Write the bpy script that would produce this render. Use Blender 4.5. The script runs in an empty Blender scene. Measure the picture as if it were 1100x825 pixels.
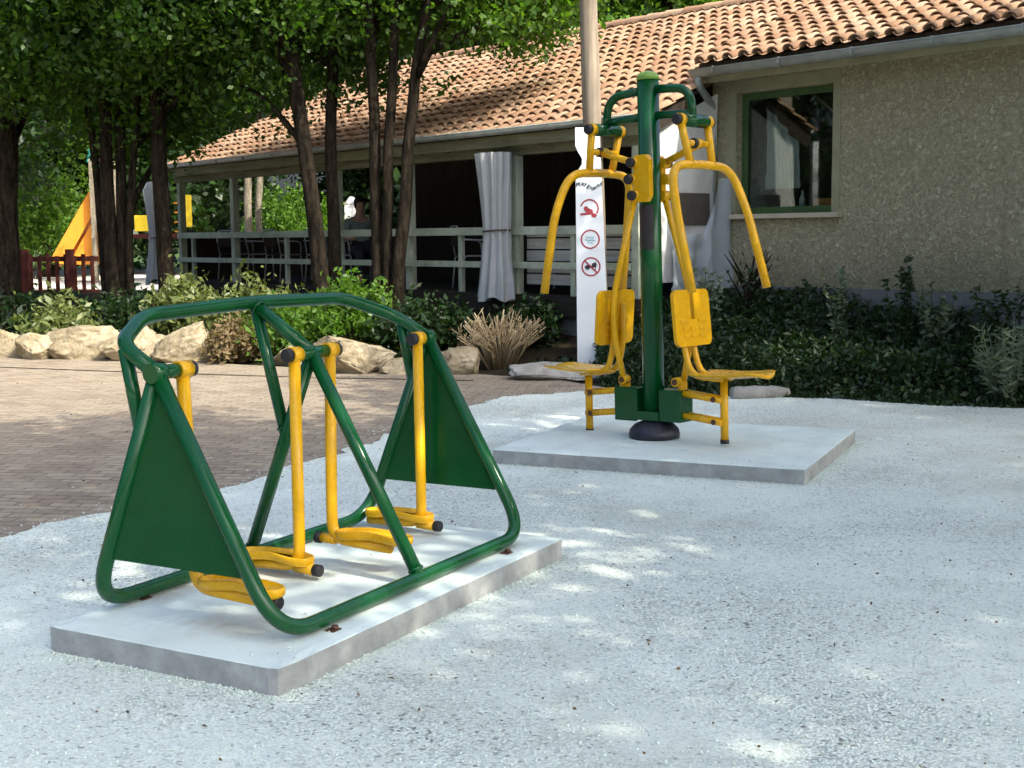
import bpy, bmesh, math, random
import numpy as np
from mathutils import Vector, Matrix, noise

random.seed(7)
RNG = np.random.default_rng(11)
scene = bpy.context.scene
COL = scene.collection
R = math.radians

# ------------------------------------------------------------------ camera
FPX, HY, ROLL, CAMH = 1400.0, 255.0, R(0.5), 1.5
_p = math.atan((412.5 - HY) / FPX)
FW = Vector((0, math.cos(_p), -math.sin(_p)))
_up = Vector((0, math.sin(_p), math.cos(_p)))
_rt = Vector((1, 0, 0))
RT = math.cos(ROLL) * _rt - math.sin(ROLL) * _up
UP = math.sin(ROLL) * _rt + math.cos(ROLL) * _up
CAM = Vector((0, 0, CAMH))


def ray(px, py):
    return FW + RT * ((px - 550) / FPX) + UP * ((412.5 - py) / FPX)


def at(px, py, depth):
    """survey: photo point at a given distance -> world point"""
    d = ray(px, py)
    return CAM + d * (depth / d.y)


def on_ground(px, py, z=0.0):
    d = ray(px, py)
    return CAM + d * ((z - CAMH) / d.z)


cam_data = bpy.data.cameras.new('camera')
cam_data.sensor_width = 36
cam_data.lens = 36 * FPX / 1100
cam_data.clip_end = 2000
cam = bpy.data.objects.new('camera', cam_data)
COL.objects.link(cam)
mw = Matrix((RT, UP, -FW)).transposed().to_4x4()
mw.translation = CAM
cam.matrix_world = mw
scene.camera = cam

# ------------------------------------------------------------------ light
SUN = Vector((0.54, -0.47, 0.70)).normalized()
world = bpy.data.worlds.new('World')
scene.world = world
world.use_nodes = True
wn = world.node_tree
wn.nodes.clear()
sky = wn.nodes.new('ShaderNodeTexSky')
sky.sky_type = 'NISHITA'
sky.sun_disc = False
sky.sun_elevation = math.asin(SUN.z)
sky.sun_rotation = math.atan2(SUN.x, SUN.y)
sky.air_density = 1.0
sky.dust_density = 8.5
sky.ozone_density = 5.0
bg = wn.nodes.new('ShaderNodeBackground')
bg.inputs['Strength'].default_value = 0.15
wo = wn.nodes.new('ShaderNodeOutputWorld')
wn.links.new(sky.outputs[0], bg.inputs[0])
wn.links.new(bg.outputs[0], wo.inputs[0])
sd = bpy.data.lights.new('sun', 'SUN')
sd.energy = 2.6
sd.angle = R(0.53)
sd.color = (1.0, 0.93, 0.80)
so = bpy.data.objects.new('sun', sd)
so.rotation_euler = SUN.to_track_quat('Z', 'Y').to_euler()
so.location = (10, 0, 20)
COL.objects.link(so)
vs = scene.view_settings
vs.view_transform = 'Standard'
vs.look = 'None'
vs.exposure = 1.48
vs.gamma = 1.0

# ------------------------------------------------------------------ materials


class NT:
    def __init__(self, name):
        self.m = bpy.data.materials.new(name)
        self.m.use_nodes = True
        self.t = self.m.node_tree
        self.t.nodes.clear()
        self.out = self.n('ShaderNodeOutputMaterial')
        self.bsdf = self.n('ShaderNodeBsdfPrincipled')
        self.l(self.bsdf.outputs[0], self.out.inputs[0])

    def n(self, typ, **kw):
        nd = self.t.nodes.new(typ)
        for k, v in kw.items():
            if hasattr(nd, k) and k not in nd.inputs:
                setattr(nd, k, v)
            else:
                nd.inputs[k].default_value = v
        return nd

    def l(self, a, b):
        self.t.links.new(a, b)

    def coord(self, kind='Object', scale=None):
        c = self.n('ShaderNodeTexCoord').outputs[kind]
        if scale is not None:
            mp = self.n('ShaderNodeMapping')
            mp.inputs['Scale'].default_value = scale
            self.l(c, mp.inputs[0])
            c = mp.outputs[0]
        return c

    def noise(self, scale, detail=4, rough=0.55, co=None):
        nd = self.n('ShaderNodeTexNoise')
        nd.inputs['Scale'].default_value = scale
        nd.inputs['Detail'].default_value = detail
        nd.inputs['Roughness'].default_value = rough
        self.l(co if co is not None else self.coord(), nd.inputs['Vector'])
        return nd.outputs['Fac']

    def ramp(self, fac, stops):
        r = self.n('ShaderNodeValToRGB')
        e = r.color_ramp.elements
        while len(e) < len(stops):
            e.new(0.5)
        for el, (p, c) in zip(e, stops):
            el.position = p
            el.color = (*c, 1) if len(c) == 3 else c
        self.l(fac, r.inputs[0])
        return r.outputs[0]

    def mix(self, fac, a, b, blend='MIX'):
        nd = self.n('ShaderNodeMix', data_type='RGBA', blend_type=blend)
        for i, v in ((0, fac), (6, a), (7, b)):
            if hasattr(v, 'is_linked'):
                self.l(v, nd.inputs[i])
            elif i == 0:
                nd.inputs[i].default_value = v
            else:
                nd.inputs[i].default_value = (*v, 1)
        return nd.outputs[2]

    def bump(self, h, strength=0.3, dist=0.01, prev=None):
        b = self.n('ShaderNodeBump')
        b.inputs['Strength'].default_value = strength
        b.inputs['Distance'].default_value = dist
        self.l(h, b.inputs['Height'])
        if prev is not None:
            self.l(prev, b.inputs['Normal'])
        self.l(b.outputs[0], self.bsdf.inputs['Normal'])
        return b.outputs[0]

    def base(self, c):
        if hasattr(c, 'is_linked'):
            self.l(c, self.bsdf.inputs['Base Color'])
        else:
            self.bsdf.inputs['Base Color'].default_value = (*c, 1)

    def set(self, rough=0.6, metal=0.0, spec=0.5, coat=0.0):
        self.bsdf.inputs['Roughness'].default_value = rough
        self.bsdf.inputs['Metallic'].default_value = metal
        self.bsdf.inputs['Specular IOR Level'].default_value = spec
        self.bsdf.inputs['Coat Weight'].default_value = coat
        return self.m


def mottled(name, c1, c2, scale=8, rough=0.7, bump=0.2, bscale=60, bdist=0.004, spec=0.4, detail=5):
    t = NT(name)
    t.base(t.ramp(t.noise(scale, detail), [(0.3, c1), (0.7, c2)]))
    if bump:
        t.bump(t.noise(bscale, 5), bump, bdist)
    return t.set(rough, 0, spec)


def paint(name, c, c2=None, rough=0.3):
    t = NT(name)
    c2 = c2 or tuple(v * 0.9 for v in c)
    a = t.mix(t.ramp(t.noise(5, 5), [(0.35, (0, 0, 0)), (0.7, (1, 1, 1))]), c, c2)
    sp = t.ramp(t.noise(55, 3, 0.7), [(0.69, (0, 0, 0)), (0.75, (1, 1, 1))])
    mm = t.n('ShaderNodeMath', operation='MULTIPLY')
    t.l(sp, mm.inputs[0])
    mm.inputs[1].default_value = 0.10
    a = t.mix(mm.outputs[0], a, tuple(v * 0.5 + 0.03 for v in c))
    # pale dust kicked up on to the lowest part and settled in blotches
    sz = t.n('ShaderNodeSeparateXYZ')
    t.l(t.coord(), sz.inputs[0])
    mr = t.n('ShaderNodeMapRange')
    mr.inputs['From Min'].default_value = 0.30
    mr.inputs['From Max'].default_value = 0.0
    t.l(sz.outputs[2], mr.inputs[0])
    du = t.ramp(t.noise(19, 6, 0.7), [(0.40, (0, 0, 0)), (0.72, (1, 1, 1))])
    dm = t.n('ShaderNodeMath', operation='MULTIPLY')
    t.l(du, dm.inputs[0])
    t.l(mr.outputs[0], dm.inputs[1])
    dk = t.n('ShaderNodeMath', operation='MULTIPLY')
    t.l(dm.outputs[0], dk.inputs[0])
    dk.inputs[1].default_value = 0.05
    a = t.mix(dk.outputs[0], a, (0.36, 0.35, 0.29))
    t.base(a)
    rr = t.ramp(t.noise(14, 4), [(0.3, (rough * .7,) * 3), (0.7, (rough * 1.5,) * 3)])
    t.l(rr, t.bsdf.inputs['Roughness'])
    t.bump(t.noise(240, 2), 0.06, 0.001)
    m = t.set(rough, 0, 0.36, 0.0)
    return m


def leaf_mat(name, c1, c2, c3, trans=0.35, rough=0.45):
    t = NT(name)
    g = t.n('ShaderNodeNewGeometry')
    colr = t.ramp(g.outputs['Random Per Island'], [(0.0, c1), (0.5, c2), (1.0, c3)])
    colr = t.mix(0.35, colr, t.ramp(t.noise(1.3, 3), [(0.3, c1), (0.7, c3)]))
    t.base(colr)
    t.set(rough, 0, 0.35)
    tr = t.n('ShaderNodeBsdfTranslucent')
    gain = t.mix(1.0, colr, (1.9, 2.1, 0.5), 'MULTIPLY')
    t.l(gain, tr.inputs[0])
    ms = t.n('ShaderNodeMixShader')
    ms.inputs[0].default_value = trans
    t.l(t.bsdf.outputs[0], ms.inputs[1])
    t.l(tr.outputs[0], ms.inputs[2])
    t.l(ms.outputs[0], t.out.inputs[0])
    return t.m


def mat_gravel():
    t = NT('white_gravel')
    co = t.coord('Object')

    def vor(sc):
        v = t.n('ShaderNodeTexVoronoi', feature='F1')
        v.inputs['Scale'].default_value = sc
        t.l(co, v.inputs['Vector'])
        sp = t.n('ShaderNodeSeparateColor')
        t.l(v.outputs['Color'], sp.inputs[0])
        return v.outputs['Distance'], sp.outputs[0]

    def mul(a, k):
        m_ = t.n('ShaderNodeMath', operation='MULTIPLY')
        t.l(a, m_.inputs[0])
        if hasattr(k, 'is_linked'):
            t.l(k, m_.inputs[1])
        else:
            m_.inputs[1].default_value = k
        return m_.outputs[0]
    d1, c1 = vor(88)
    d2, c2 = vor(210)
    stops = [(0.0, (0.10, 0.10, 0.085)), (0.025, (0.20, 0.20, 0.18)), (0.05, (0.52, 0.58, 0.51)), (0.5, (0.65, 0.72, 0.64)), (1.0, (0.75, 0.81, 0.73))]
    big = t.ramp(c1, stops)
    fine = t.ramp(c2, [(0.0, (0.30, 0.34, 0.30)), (0.2, (0.60, 0.655, 0.58)), (1.0, (0.72, 0.78, 0.70))])
    # coarse stone where it is loose, trodden fines elsewhere
    tread = t.ramp(t.noise(0.75, 7, 0.6, co), [(0.42, (0, 0, 0)), (0.60, (1, 1, 1))])
    c = t.mix(mul(tread, 0.62), big, fine)
    gap = t.ramp(d1, [(0.42, (0, 0, 0)), (0.80, (1, 1, 1))])
    loose = t.n('ShaderNodeMath', operation='SUBTRACT')
    loose.inputs[0].default_value = 1
    t.l(tread, loose.inputs[1])
    c = t.mix(mul(mul(gap, loose.outputs[0]), 0.62), c, (0.24, 0.25, 0.22))
    # earth trodden in, in drifts and in smaller spots
    dirt = t.ramp(t.noise(0.42, 8, 0.68, co), [(0.50, (0, 0, 0)), (0.70, (1, 1, 1))])
    c = t.mix(mul(dirt, 0.60), c, (0.36, 0.38, 0.29))
    spot = t.ramp(t.noise(3.4, 6, 0.72, co), [(0.60, (0, 0, 0)), (0.72, (1, 1, 1))])
    c = t.mix(mul(spot, 0.5), c, (0.34, 0.33, 0.26))
    pale = t.ramp(t.noise(1.3, 5, 0.6, co), [(0.55, (0, 0, 0)), (0.72, (1, 1, 1))])
    c = t.mix(mul(pale, 0.40), c, (0.72, 0.80, 0.73))
    t.base(c)
    inv = t.n('ShaderNodeMath', operation='SUBTRACT')
    inv.inputs[0].default_value = 1
    t.l(d1, inv.inputs[1])
    b = t.bump(mul(inv.outputs[0], loose.outputs[0]), 0.55, 0.010)
    inv2 = t.n('ShaderNodeMath', operation='SUBTRACT')
    inv2.inputs[0].default_value = 1
    t.l(d2, inv2.inputs[1])
    b = t.bump(inv2.outputs[0], 0.35, 0.004, b)
    t.bump(t.noise(2.6, 5, 0.6, co), 0.35, 0.045, b)
    return t.set(0.92, 0, 0.15)


def mat_pavers():
    t = NT('brick_pavers')
    co = t.coord('Object')
    mp = t.n('ShaderNodeMapping')
    mp.inputs['Rotation'].default_value = (0, 0, R(8))
    t.l(co, mp.inputs[0])
    br = t.n('ShaderNodeTexBrick')
    br.inputs['Scale'].default_value = 1
    br.inputs['Brick Width'].default_value = 0.20
    br.inputs['Row Height'].default_value = 0.10
    br.inputs['Mortar Size'].default_value = 0.010
    br.inputs['Mortar Smooth'].default_value = 0.4
    br.inputs['Bias'].default_value = 0
    br.inputs['Color1'].default_value = (0.20, 0.158, 0.115, 1)
    br.inputs['Color2'].default_value = (0.30, 0.245, 0.18, 1)
    br.inputs['Mortar'].default_value = (0.12, 0.098, 0.07, 1)
    wv = t.n('ShaderNodeTexNoise')
    wv.inputs['Scale'].default_value = 2.5
    wv.inputs['Detail'].default_value = 3
    t.l(mp.outputs[0], wv.inputs['Vector'])
    va = t.n('ShaderNodeVectorMath', operation='MULTIPLY_ADD')
    t.l(wv.outputs['Color'], va.inputs[0])
    va.inputs[1].default_value = (0.09, 0.09, 0)
    t.l(mp.outputs[0], va.inputs[2])
    t.l(va.outputs[0], br.inputs['Vector'])
    c = br.outputs['Color']
    d1 = t.ramp(t.noise(2.2, 7, 0.7, co), [(0.40, (0, 0, 0)), (0.68, (1, 1, 1))])
    c = t.mix(d1, c, t.mix(0.45, c, (0.36, 0.325, 0.235)))
    d2 = t.ramp(t.noise(5.0, 7, 0.75, co), [(0.58, (0, 0, 0)), (0.7, (1, 1, 1))])
    c = t.mix(d2, c, t.mix(0.6, c, (0.10, 0.075, 0.06)))
    d3 = t.ramp(t.noise(21.0, 5, 0.7, co), [(0.54, (0, 0, 0)), (0.66, (1, 1, 1))])
    c = t.mix(d3, c, t.mix(0.5, c, (0.11, 0.09, 0.068)))
    t.base(c)
    b = t.bump(br.outputs['Fac'], -0.9, 0.02)
    t.bump(t.noise(60, 5, 0.6, co), 0.5, 0.006, b)
    return t.set(0.88, 0, 0.25)


def mat_ground():
    t = NT('earth')
    co = t.coord('Object')
    c = t.ramp(t.noise(3, 7, 0.65, co), [(0.3, (0.018, 0.014, 0.009)), (0.55, (0.040, 0.031, 0.019)), (0.75, (0.026, 0.034, 0.012))])
    sx = t.n('ShaderNodeSeparateXYZ')
    t.l(co, sx.inputs[0])
    far = t.n('ShaderNodeMapRange')
    far.inputs['From Min'].default_value = 24.5
    far.inputs['From Max'].default_value = 26
    t.l(sx.outputs[1], far.inputs[0])
    sand = t.ramp(t.noise(0.8, 5, 0.6, co), [(0.35, (0.50, 0.46, 0.38)), (0.7, (0.62, 0.59, 0.52))])
    lf = t.n('ShaderNodeMapRange')
    lf.inputs['From Min'].default_value = -6.2
    lf.inputs['From Max'].default_value = -7.2
    t.l(sx.outputs[0], lf.inputs[0])
    fm = t.n('ShaderNodeMath', operation='MULTIPLY')
    t.l(far.outputs[0], fm.inputs[0])
    t.l(lf.outputs[0], fm.inputs[1])
    c = t.mix(fm.outputs[0], c, sand)
    grass = t.n('ShaderNodeMapRange')
    grass.inputs['From Min'].default_value = 38
    grass.inputs['From Max'].default_value = 46
    t.l(sx.outputs[1], grass.inputs[0])
    c = t.mix(grass.outputs[0], c, (0.05, 0.085, 0.025))
    t.base(c)
    t.bump(t.noise(35, 6, 0.7, co), 0.7, 0.03)
    return t.set(0.95, 0, 0.1)


def mat_concrete(name, c1, c2, pore=True):
    t = NT(name)
    co = t.coord('Object')
    c = t.ramp(t.noise(3.5, 8, 0.62, co), [(0.3, c1), (0.72, c2)])
    st = t.ramp(t.noise(1.7, 6, 0.7, co), [(0.56, (0, 0, 0)), (0.75, (1, 1, 1))])
    m_ = t.n('ShaderNodeMath', operation='MULTIPLY')
    t.l(st, m_.inputs[0])
    m_.inputs[1].default_value = 0.35
    c = t.mix(m_.outputs[0], c, tuple(v * 0.62 for v in c1))
    # side faces take a darker, greyer colour than the top
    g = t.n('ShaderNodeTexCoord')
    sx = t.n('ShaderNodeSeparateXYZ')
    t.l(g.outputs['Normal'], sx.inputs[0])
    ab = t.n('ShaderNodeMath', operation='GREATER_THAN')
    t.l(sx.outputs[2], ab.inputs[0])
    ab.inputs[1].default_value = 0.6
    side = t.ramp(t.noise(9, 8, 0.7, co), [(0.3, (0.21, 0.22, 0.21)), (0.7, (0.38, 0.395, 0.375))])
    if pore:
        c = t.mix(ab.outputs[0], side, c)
    t.base(c)
    t.bump(t.noise(45, 6, 0.7, co), 0.25, 0.004)
    return t.set(0.85, 0, 0.25)


def mat_stucco():
    t = NT('rough_cast')
    co = t.coord('Object')
    n1 = t.n('ShaderNodeTexNoise')
    n1.inputs['Scale'].default_value = 24
    n1.inputs['Detail'].default_value = 3
    n1.inputs['Roughness'].default_value = 0.55
    n1.inputs['Distortion'].default_value = 1.1
    t.l(co, n1.inputs['Vector'])
    c = t.ramp(n1.outputs[0], [(0.36, (0.26, 0.232, 0.145)), (0.56, (0.36, 0.328, 0.21)), (0.72, (0.57, 0.53, 0.36))])
    c = t.mix(t.ramp(t.noise(1.2, 5), [(0.35, (0, 0, 0)), (0.7, (1, 1, 1))]), c, t.mix(0.25, c, (0.21, 0.21, 0.13)))
    # rain streaks and splashed dirt near the ground
    st = t.ramp(t.noise(5.0, 5, 0.65, t.coord('Object', (1, 1, 0.12))), [(0.56, (0, 0, 0)), (0.74, (1, 1, 1))])
    sm = t.n('ShaderNodeMath', operation='MULTIPLY')
    t.l(st, sm.inputs[0])
    sm.inputs[1].default_value = 0.38
    c = t.mix(sm.outputs[0], c, (0.13, 0.13, 0.085))
    sx = t.n('ShaderNodeSeparateXYZ')
    t.l(co, sx.inputs[0])
    ad = t.n('ShaderNodeMath', operation='MULTIPLY_ADD')
    t.l(t.noise(3.0, 5, 0.6, co), ad.inputs[0])
    ad.inputs[1].default_value = 0.9
    t.l(sx.outputs[2], ad.inputs[2])
    mr = t.n('ShaderNodeMapRange')
    mr.inputs['From Min'].default_value = 1.85
    mr.inputs['From Max'].default_value = 1.35
    mr.inputs['To Max'].default_value = 0.55
    t.l(ad.outputs[0], mr.inputs[0])
    c = t.mix(mr.outputs[0], c, (0.15, 0.15, 0.09))
    t.base(c)
    b = t.bump(n1.outputs[0], 0.9, 0.035)
    t.bump(t.noise(110, 4), 0.4, 0.006, b)
    return t.set(0.95, 0, 0.1)


def mat_tile():
    t = NT('clay_tile')
    g = t.n('ShaderNodeNewGeometry')
    c = t.ramp(g.outputs['Random Per Island'], [(0.0, (0.31, 0.175, 0.10)), (0.3, (0.355, 0.215, 0.128)), (0.7, (0.40, 0.255, 0.155)), (1.0, (0.44, 0.315, 0.205))])
    c = t.mix(t.ramp(t.noise(7, 6, 0.7), [(0.52, (0, 0, 0)), (0.75, (1, 1, 1))]), c, (0.24, 0.19, 0.14))
    c = t.mix(t.ramp(t.noise(0.9, 4, 0.6), [(0.5, (0, 0, 0)), (0.75, (1, 1, 1))]), c, t.mix(0.5, c, (0.17, 0.10, 0.07)))
    t.base(c)
    t.bump(t.noise(70, 4), 0.3, 0.005)
    return t.set(0.9, 0, 0.15)


def mat_bark(name, c1, c2):
    t = NT(name)
    co = t.coord('Object', (1, 1, 0.22))
    n1 = t.noise(14, 7, 0.7, co)
    n2 = t.noise(46, 5, 0.7, t.coord('Object', (1, 1, 0.35)))
    c = t.ramp(n1, [(0.40, c1), (0.60, c2)])
    c = t.mix(t.ramp(n2, [(0.42, (0, 0, 0)), (0.60, (1, 1, 1))]), t.mix(0.6, c, tuple(v * .5 for v in c1)), c)
    t.base(c)
    b = t.bump(n1, 1.0, 0.05)
    t.bump(n2, 0.8, 0.015, b)
    return t.set(0.95, 0, 0.1)


def mat_wood(name, c1, c2, axis=(1, 1, 0.06), rough=0.85):
    t = NT(name)
    n1 = t.noise(22, 6, 0.65, t.coord('Object', axis))
    t.base(t.mix(t.ramp(t.noise(2, 5), [(0.4, (0, 0, 0)), (0.7, (1, 1, 1))]), t.ramp(n1, [(0.3, c1), (0.7, c2)]), t.ramp(n1, [(0.3, tuple(v * .65 for v in c1)), (0.7, tuple(v * .75 for v in c2))])))
    t.bump(n1, 0.5, 0.006)
    return t.set(rough, 0, 0.2)


def mat_rock():
    t = NT('limestone')
    co = t.coord('Object')
    c = t.ramp(t.noise(3.2, 8, 0.7, co), [(0.32, (0.16, 0.125, 0.07)), (0.48, (0.31, 0.26, 0.165)), (0.68, (0.44, 0.385, 0.27))])
    c = t.mix(t.ramp(t.noise(9, 8, 0.75, co), [(0.53, (0, 0, 0)), (0.68, (1, 1, 1))]), c, (0.17, 0.125, 0.07))
    t.base(c)
    b = t.bump(t.noise(7, 8, 0.7, co), 0.8, 0.05)
    t.bump(t.noise(40, 5, 0.7, co), 0.5, 0.01, b)
    return t.set(0.92, 0, 0.15)


def mat_glass(name, tint, mixf=0.8):
    t = NT(name)
    tr = t.n('ShaderNodeBsdfTransparent')
    tr.inputs[0].default_value = (*tint, 1)
    gl = t.n('ShaderNodeBsdfGlossy')
    gl.inputs['Roughness'].default_value = 0.03
    fr = t.n('ShaderNodeFresnel')
    fr.inputs['IOR'].default_value = 1.5
    ms = t.n('ShaderNodeMixShader')
    t.l(fr.outputs[0], ms.inputs[0])
    t.l(tr.outputs[0], ms.inputs[1])
    t.l(gl.outputs[0], ms.inputs[2])
    t.l(ms.outputs[0], t.out.inputs[0])
    return t.m


def mat_sheet(name, c, trans=0.4, see=0.0):
    t = NT(name)
    cc = t.ramp(t.noise(5, 5, 0.6), [(0.3, tuple(v * 0.86 for v in c)), (0.7, c)])
    t.base(cc)
    t.set(0.6, 0, 0.3)
    tl = t.n('ShaderNodeBsdfTranslucent')
    t.l(cc, tl.inputs[0])
    ms = t.n('ShaderNodeMixShader')
    ms.inputs[0].default_value = trans
    t.l(t.bsdf.outputs[0], ms.inputs[1])
    t.l(tl.outputs[0], ms.inputs[2])
    last = ms.outputs[0]
    if see:
        tp = t.n('ShaderNodeBsdfTransparent')
        m2 = t.n('ShaderNodeMixShader')
        m2.inputs[0].default_value = see
        t.l(last, m2.inputs[1])
        t.l(tp.outputs[0], m2.inputs[2])
        last = m2.outputs[0]
    t.l(last, t.out.inputs[0])
    t.bump(t.noise(11, 4), 0.4, 0.02)
    return t.m


M = {}
M['green'] = paint('green_paint', (0.002, 0.068, 0.016), (0.002, 0.060, 0.014), 0.17)
M['yellow'] = paint('yellow_paint', (0.72, 0.39, 0.006), (0.66, 0.34, 0.006), 0.24)
M['panel'] = paint('green_sheet_metal', (0.002, 0.060, 0.014), (0.002, 0.052, 0.012), 0.22)
[n for n in M['panel'].node_tree.nodes if n.type == 'BSDF_PRINCIPLED'][0].inputs['Specular IOR Level'].default_value = 0.14
M['rubber'] = mottled('black_rubber', (0.010, 0.010, 0.011), (0.022, 0.021, 0.022), 20, 0.55, 0.1, 90, 0.001)
M['navy'] = mottled('dark_plastic', (0.010, 0.011, 0.018), (0.025, 0.026, 0.036), 8, 0.42, 0.15, 50, 0.004)
M['bolt'] = mottled('rusty_bolt', (0.06, 0.024, 0.014), (0.11, 0.05, 0.028), 60, 0.6, 0.2, 200, 0.001)
M['sticker'] = mottled('dark_sticker', (0.014, 0.012, 0.012), (0.03, 0.025, 0.024), 30, 0.4, 0)
M['cap_sunlit'] = paint('sunlit_cap', (0.20, 0.36, 0.06), (0.16, 0.30, 0.05), 0.35)  # sunlight on the post cap is put into its yellow-green colour
M['gravel'] = mat_gravel()
M['pavers'] = mat_pavers()
M['earth'] = mat_ground()
M['slab'] = mat_concrete('slab_concrete', (0.52, 0.60, 0.55), (0.68, 0.775, 0.72))
def stained_slab():
    m2 = M['slab'].copy()
    m2.name = 'stained_slab_concrete'
    nt = m2.node_tree
    bs = [n for n in nt.nodes if n.type == 'BSDF_PRINCIPLED'][0]
    src = bs.inputs['Base Color'].links[0].from_socket
    tc = nt.nodes.new('ShaderNodeTexCoord')
    last = src
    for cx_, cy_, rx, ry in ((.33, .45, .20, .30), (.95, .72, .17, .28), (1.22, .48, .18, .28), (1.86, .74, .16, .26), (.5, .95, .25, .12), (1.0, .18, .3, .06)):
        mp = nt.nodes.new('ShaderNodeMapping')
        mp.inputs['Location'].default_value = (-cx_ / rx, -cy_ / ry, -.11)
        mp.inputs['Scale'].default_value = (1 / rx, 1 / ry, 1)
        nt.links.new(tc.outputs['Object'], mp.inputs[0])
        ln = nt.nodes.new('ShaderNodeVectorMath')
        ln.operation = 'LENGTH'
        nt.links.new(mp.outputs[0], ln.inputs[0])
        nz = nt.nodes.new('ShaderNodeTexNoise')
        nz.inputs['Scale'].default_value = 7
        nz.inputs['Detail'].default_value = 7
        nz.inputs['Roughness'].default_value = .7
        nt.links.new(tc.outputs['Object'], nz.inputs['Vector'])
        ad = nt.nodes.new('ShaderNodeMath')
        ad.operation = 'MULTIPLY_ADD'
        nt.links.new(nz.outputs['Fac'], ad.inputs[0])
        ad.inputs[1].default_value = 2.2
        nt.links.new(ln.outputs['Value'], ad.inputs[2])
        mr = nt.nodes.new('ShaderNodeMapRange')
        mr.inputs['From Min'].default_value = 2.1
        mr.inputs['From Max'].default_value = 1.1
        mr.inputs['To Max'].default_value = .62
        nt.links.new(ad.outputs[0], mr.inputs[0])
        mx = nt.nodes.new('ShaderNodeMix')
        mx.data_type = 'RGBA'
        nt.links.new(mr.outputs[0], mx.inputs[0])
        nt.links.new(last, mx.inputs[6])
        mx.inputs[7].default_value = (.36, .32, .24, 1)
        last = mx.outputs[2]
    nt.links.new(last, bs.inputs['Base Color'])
    return m2


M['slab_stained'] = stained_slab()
M['cement'] = mat_concrete('cement', (0.10, 0.105, 0.10), (0.17, 0.175, 0.165), False)
M['sillstone'] = mat_concrete('sill_render', (0.40, 0.35, 0.25), (0.50, 0.44, 0.33), False)
M['stucco'] = mat_stucco()
M['surround'] = mottled('smooth_render', (0.22, 0.215, 0.13), (0.30, 0.295, 0.18), 6, 0.9, 0.3, 50, 0.006)
M['tile'] = mat_tile()
M['under'] = mat_wood('roof_boards', (0.05, 0.035, 0.022), (0.10, 0.07, 0.045))
M['zinc'] = mottled('zinc', (0.20, 0.225, 0.20), (0.32, 0.345, 0.31), 6, 0.45, 0.1, 30, 0.003)
M['sage'] = mat_wood('sage_painted_wood', (0.34, 0.39, 0.28), (0.52, 0.56, 0.43), (0.3, 1, 0.3))
M['beam'] = mat_wood('olive_painted_beam', (0.15, 0.15, 0.085), (0.26, 0.26, 0.155), (0.06, 1, 1))
M['board'] = mat_wood('grey_boards', (0.30, 0.30, 0.26), (0.50, 0.50, 0.45), (0.08, 1, 1))
M['darkwood'] = mat_wood('dark_wood', (0.018, 0.014, 0.010), (0.045, 0.035, 0.024))
M['deck'] = mat_wood('deck_boards', (0.02, 0.017, 0.013), (0.04, 0.034, 0.026), (0.08, 1, 1))
M['frame_green'] = mat_wood('window_green', (0.040, 0.085, 0.026), (0.065, 0.12, 0.042), (1, 1, 0.1), 0.6)
M['glass'] = mat_glass('window_glass', (0.80, 0.86, 0.82))
M['pole'] = mat_wood('weathered_pole', (0.17, 0.135, 0.095), (0.34, 0.285, 0.21), (1, 1, 0.05))
M['bark'] = mat_bark('bark', (0.009, 0.007, 0.0045), (0.046, 0.036, 0.024))
M['palebark'] = mat_bark('pale_bark', (0.22, 0.19, 0.13), (0.46, 0.41, 0.31))
M['rock'] = mat_rock()
M['greyrock'] = mottled('grey_rock', (0.20, 0.195, 0.17), (0.36, 0.35, 0.31), 6, 0.95, 0.8, 30, 0.02)
M['sign'] = mottled('sign_enamel', (0.70, 0.76, 0.78), (0.80, 0.84, 0.85), 2, 0.3, 0)
M['ink'] = mottled('ink', (0.02, 0.022, 0.03), (0.03, 0.032, 0.04), 20, 0.5, 0)
M['red'] = mottled('prohibition_red', (0.32, 0.035, 0.05), (0.40, 0.05, 0.06), 20, 0.5, 0)
M['blueink'] = mottled('pale_blue_ink', (0.20, 0.42, 0.48), (0.26, 0.48, 0.55), 20, 0.5, 0)
M['curtain'] = mat_sheet('grey_curtain_cloth', (0.50, 0.53, 0.525), 0.25)
M['whitecloth'] = mat_sheet('white_cloth', (0.80, 0.80, 0.77), 0.35)
M['tarp'] = mat_sheet('white_tarp', (0.82, 0.82, 0.78), 0.25)
M['vinyl'] = mat_sheet('clear_vinyl', (0.62, 0.70, 0.76), 0.3, 0.35)
M['vinyl_dark'] = mottled('smoked_vinyl', (0.05, 0.042, 0.036), (0.11, 0.095, 0.08), 5, 0.3, 0.1, 12, 0.01)
M['orange'] = paint('slide_orange', (0.85, 0.32, 0.03), (0.80, 0.28, 0.03), 0.4)
M['brightyellow'] = paint('play_yellow', (0.85, 0.60, 0.03), None, 0.4)
M['turq'] = paint('turquoise', (0.03, 0.22, 0.19), None, 0.4)
M['redwood'] = mat_wood('dark_red_wood', (0.045, 0.011, 0.009), (0.085, 0.022, 0.016))
M['steel'] = mottled('brushed_steel', (0.42, 0.43, 0.43), (0.55, 0.55, 0.54), 20, 0.35, 0)
M['skin'] = mottled('skin', (0.42, 0.25, 0.17), (0.48, 0.29, 0.20), 10, 0.6, 0)
M['hair'] = mottled('dark_hair', (0.012, 0.009, 0.007), (0.025, 0.018, 0.014), 40, 0.6, 0.3, 120, 0.003)
M['shirt'] = mottled('sage_shirt', (0.17, 0.22, 0.19), (0.23, 0.28, 0.25), 8, 0.9, 0.2, 40, 0.004)
M['trouser'] = mottled('dark_trousers', (0.02, 0.022, 0.03), (0.035, 0.037, 0.045), 8, 0.9, 0)
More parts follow.
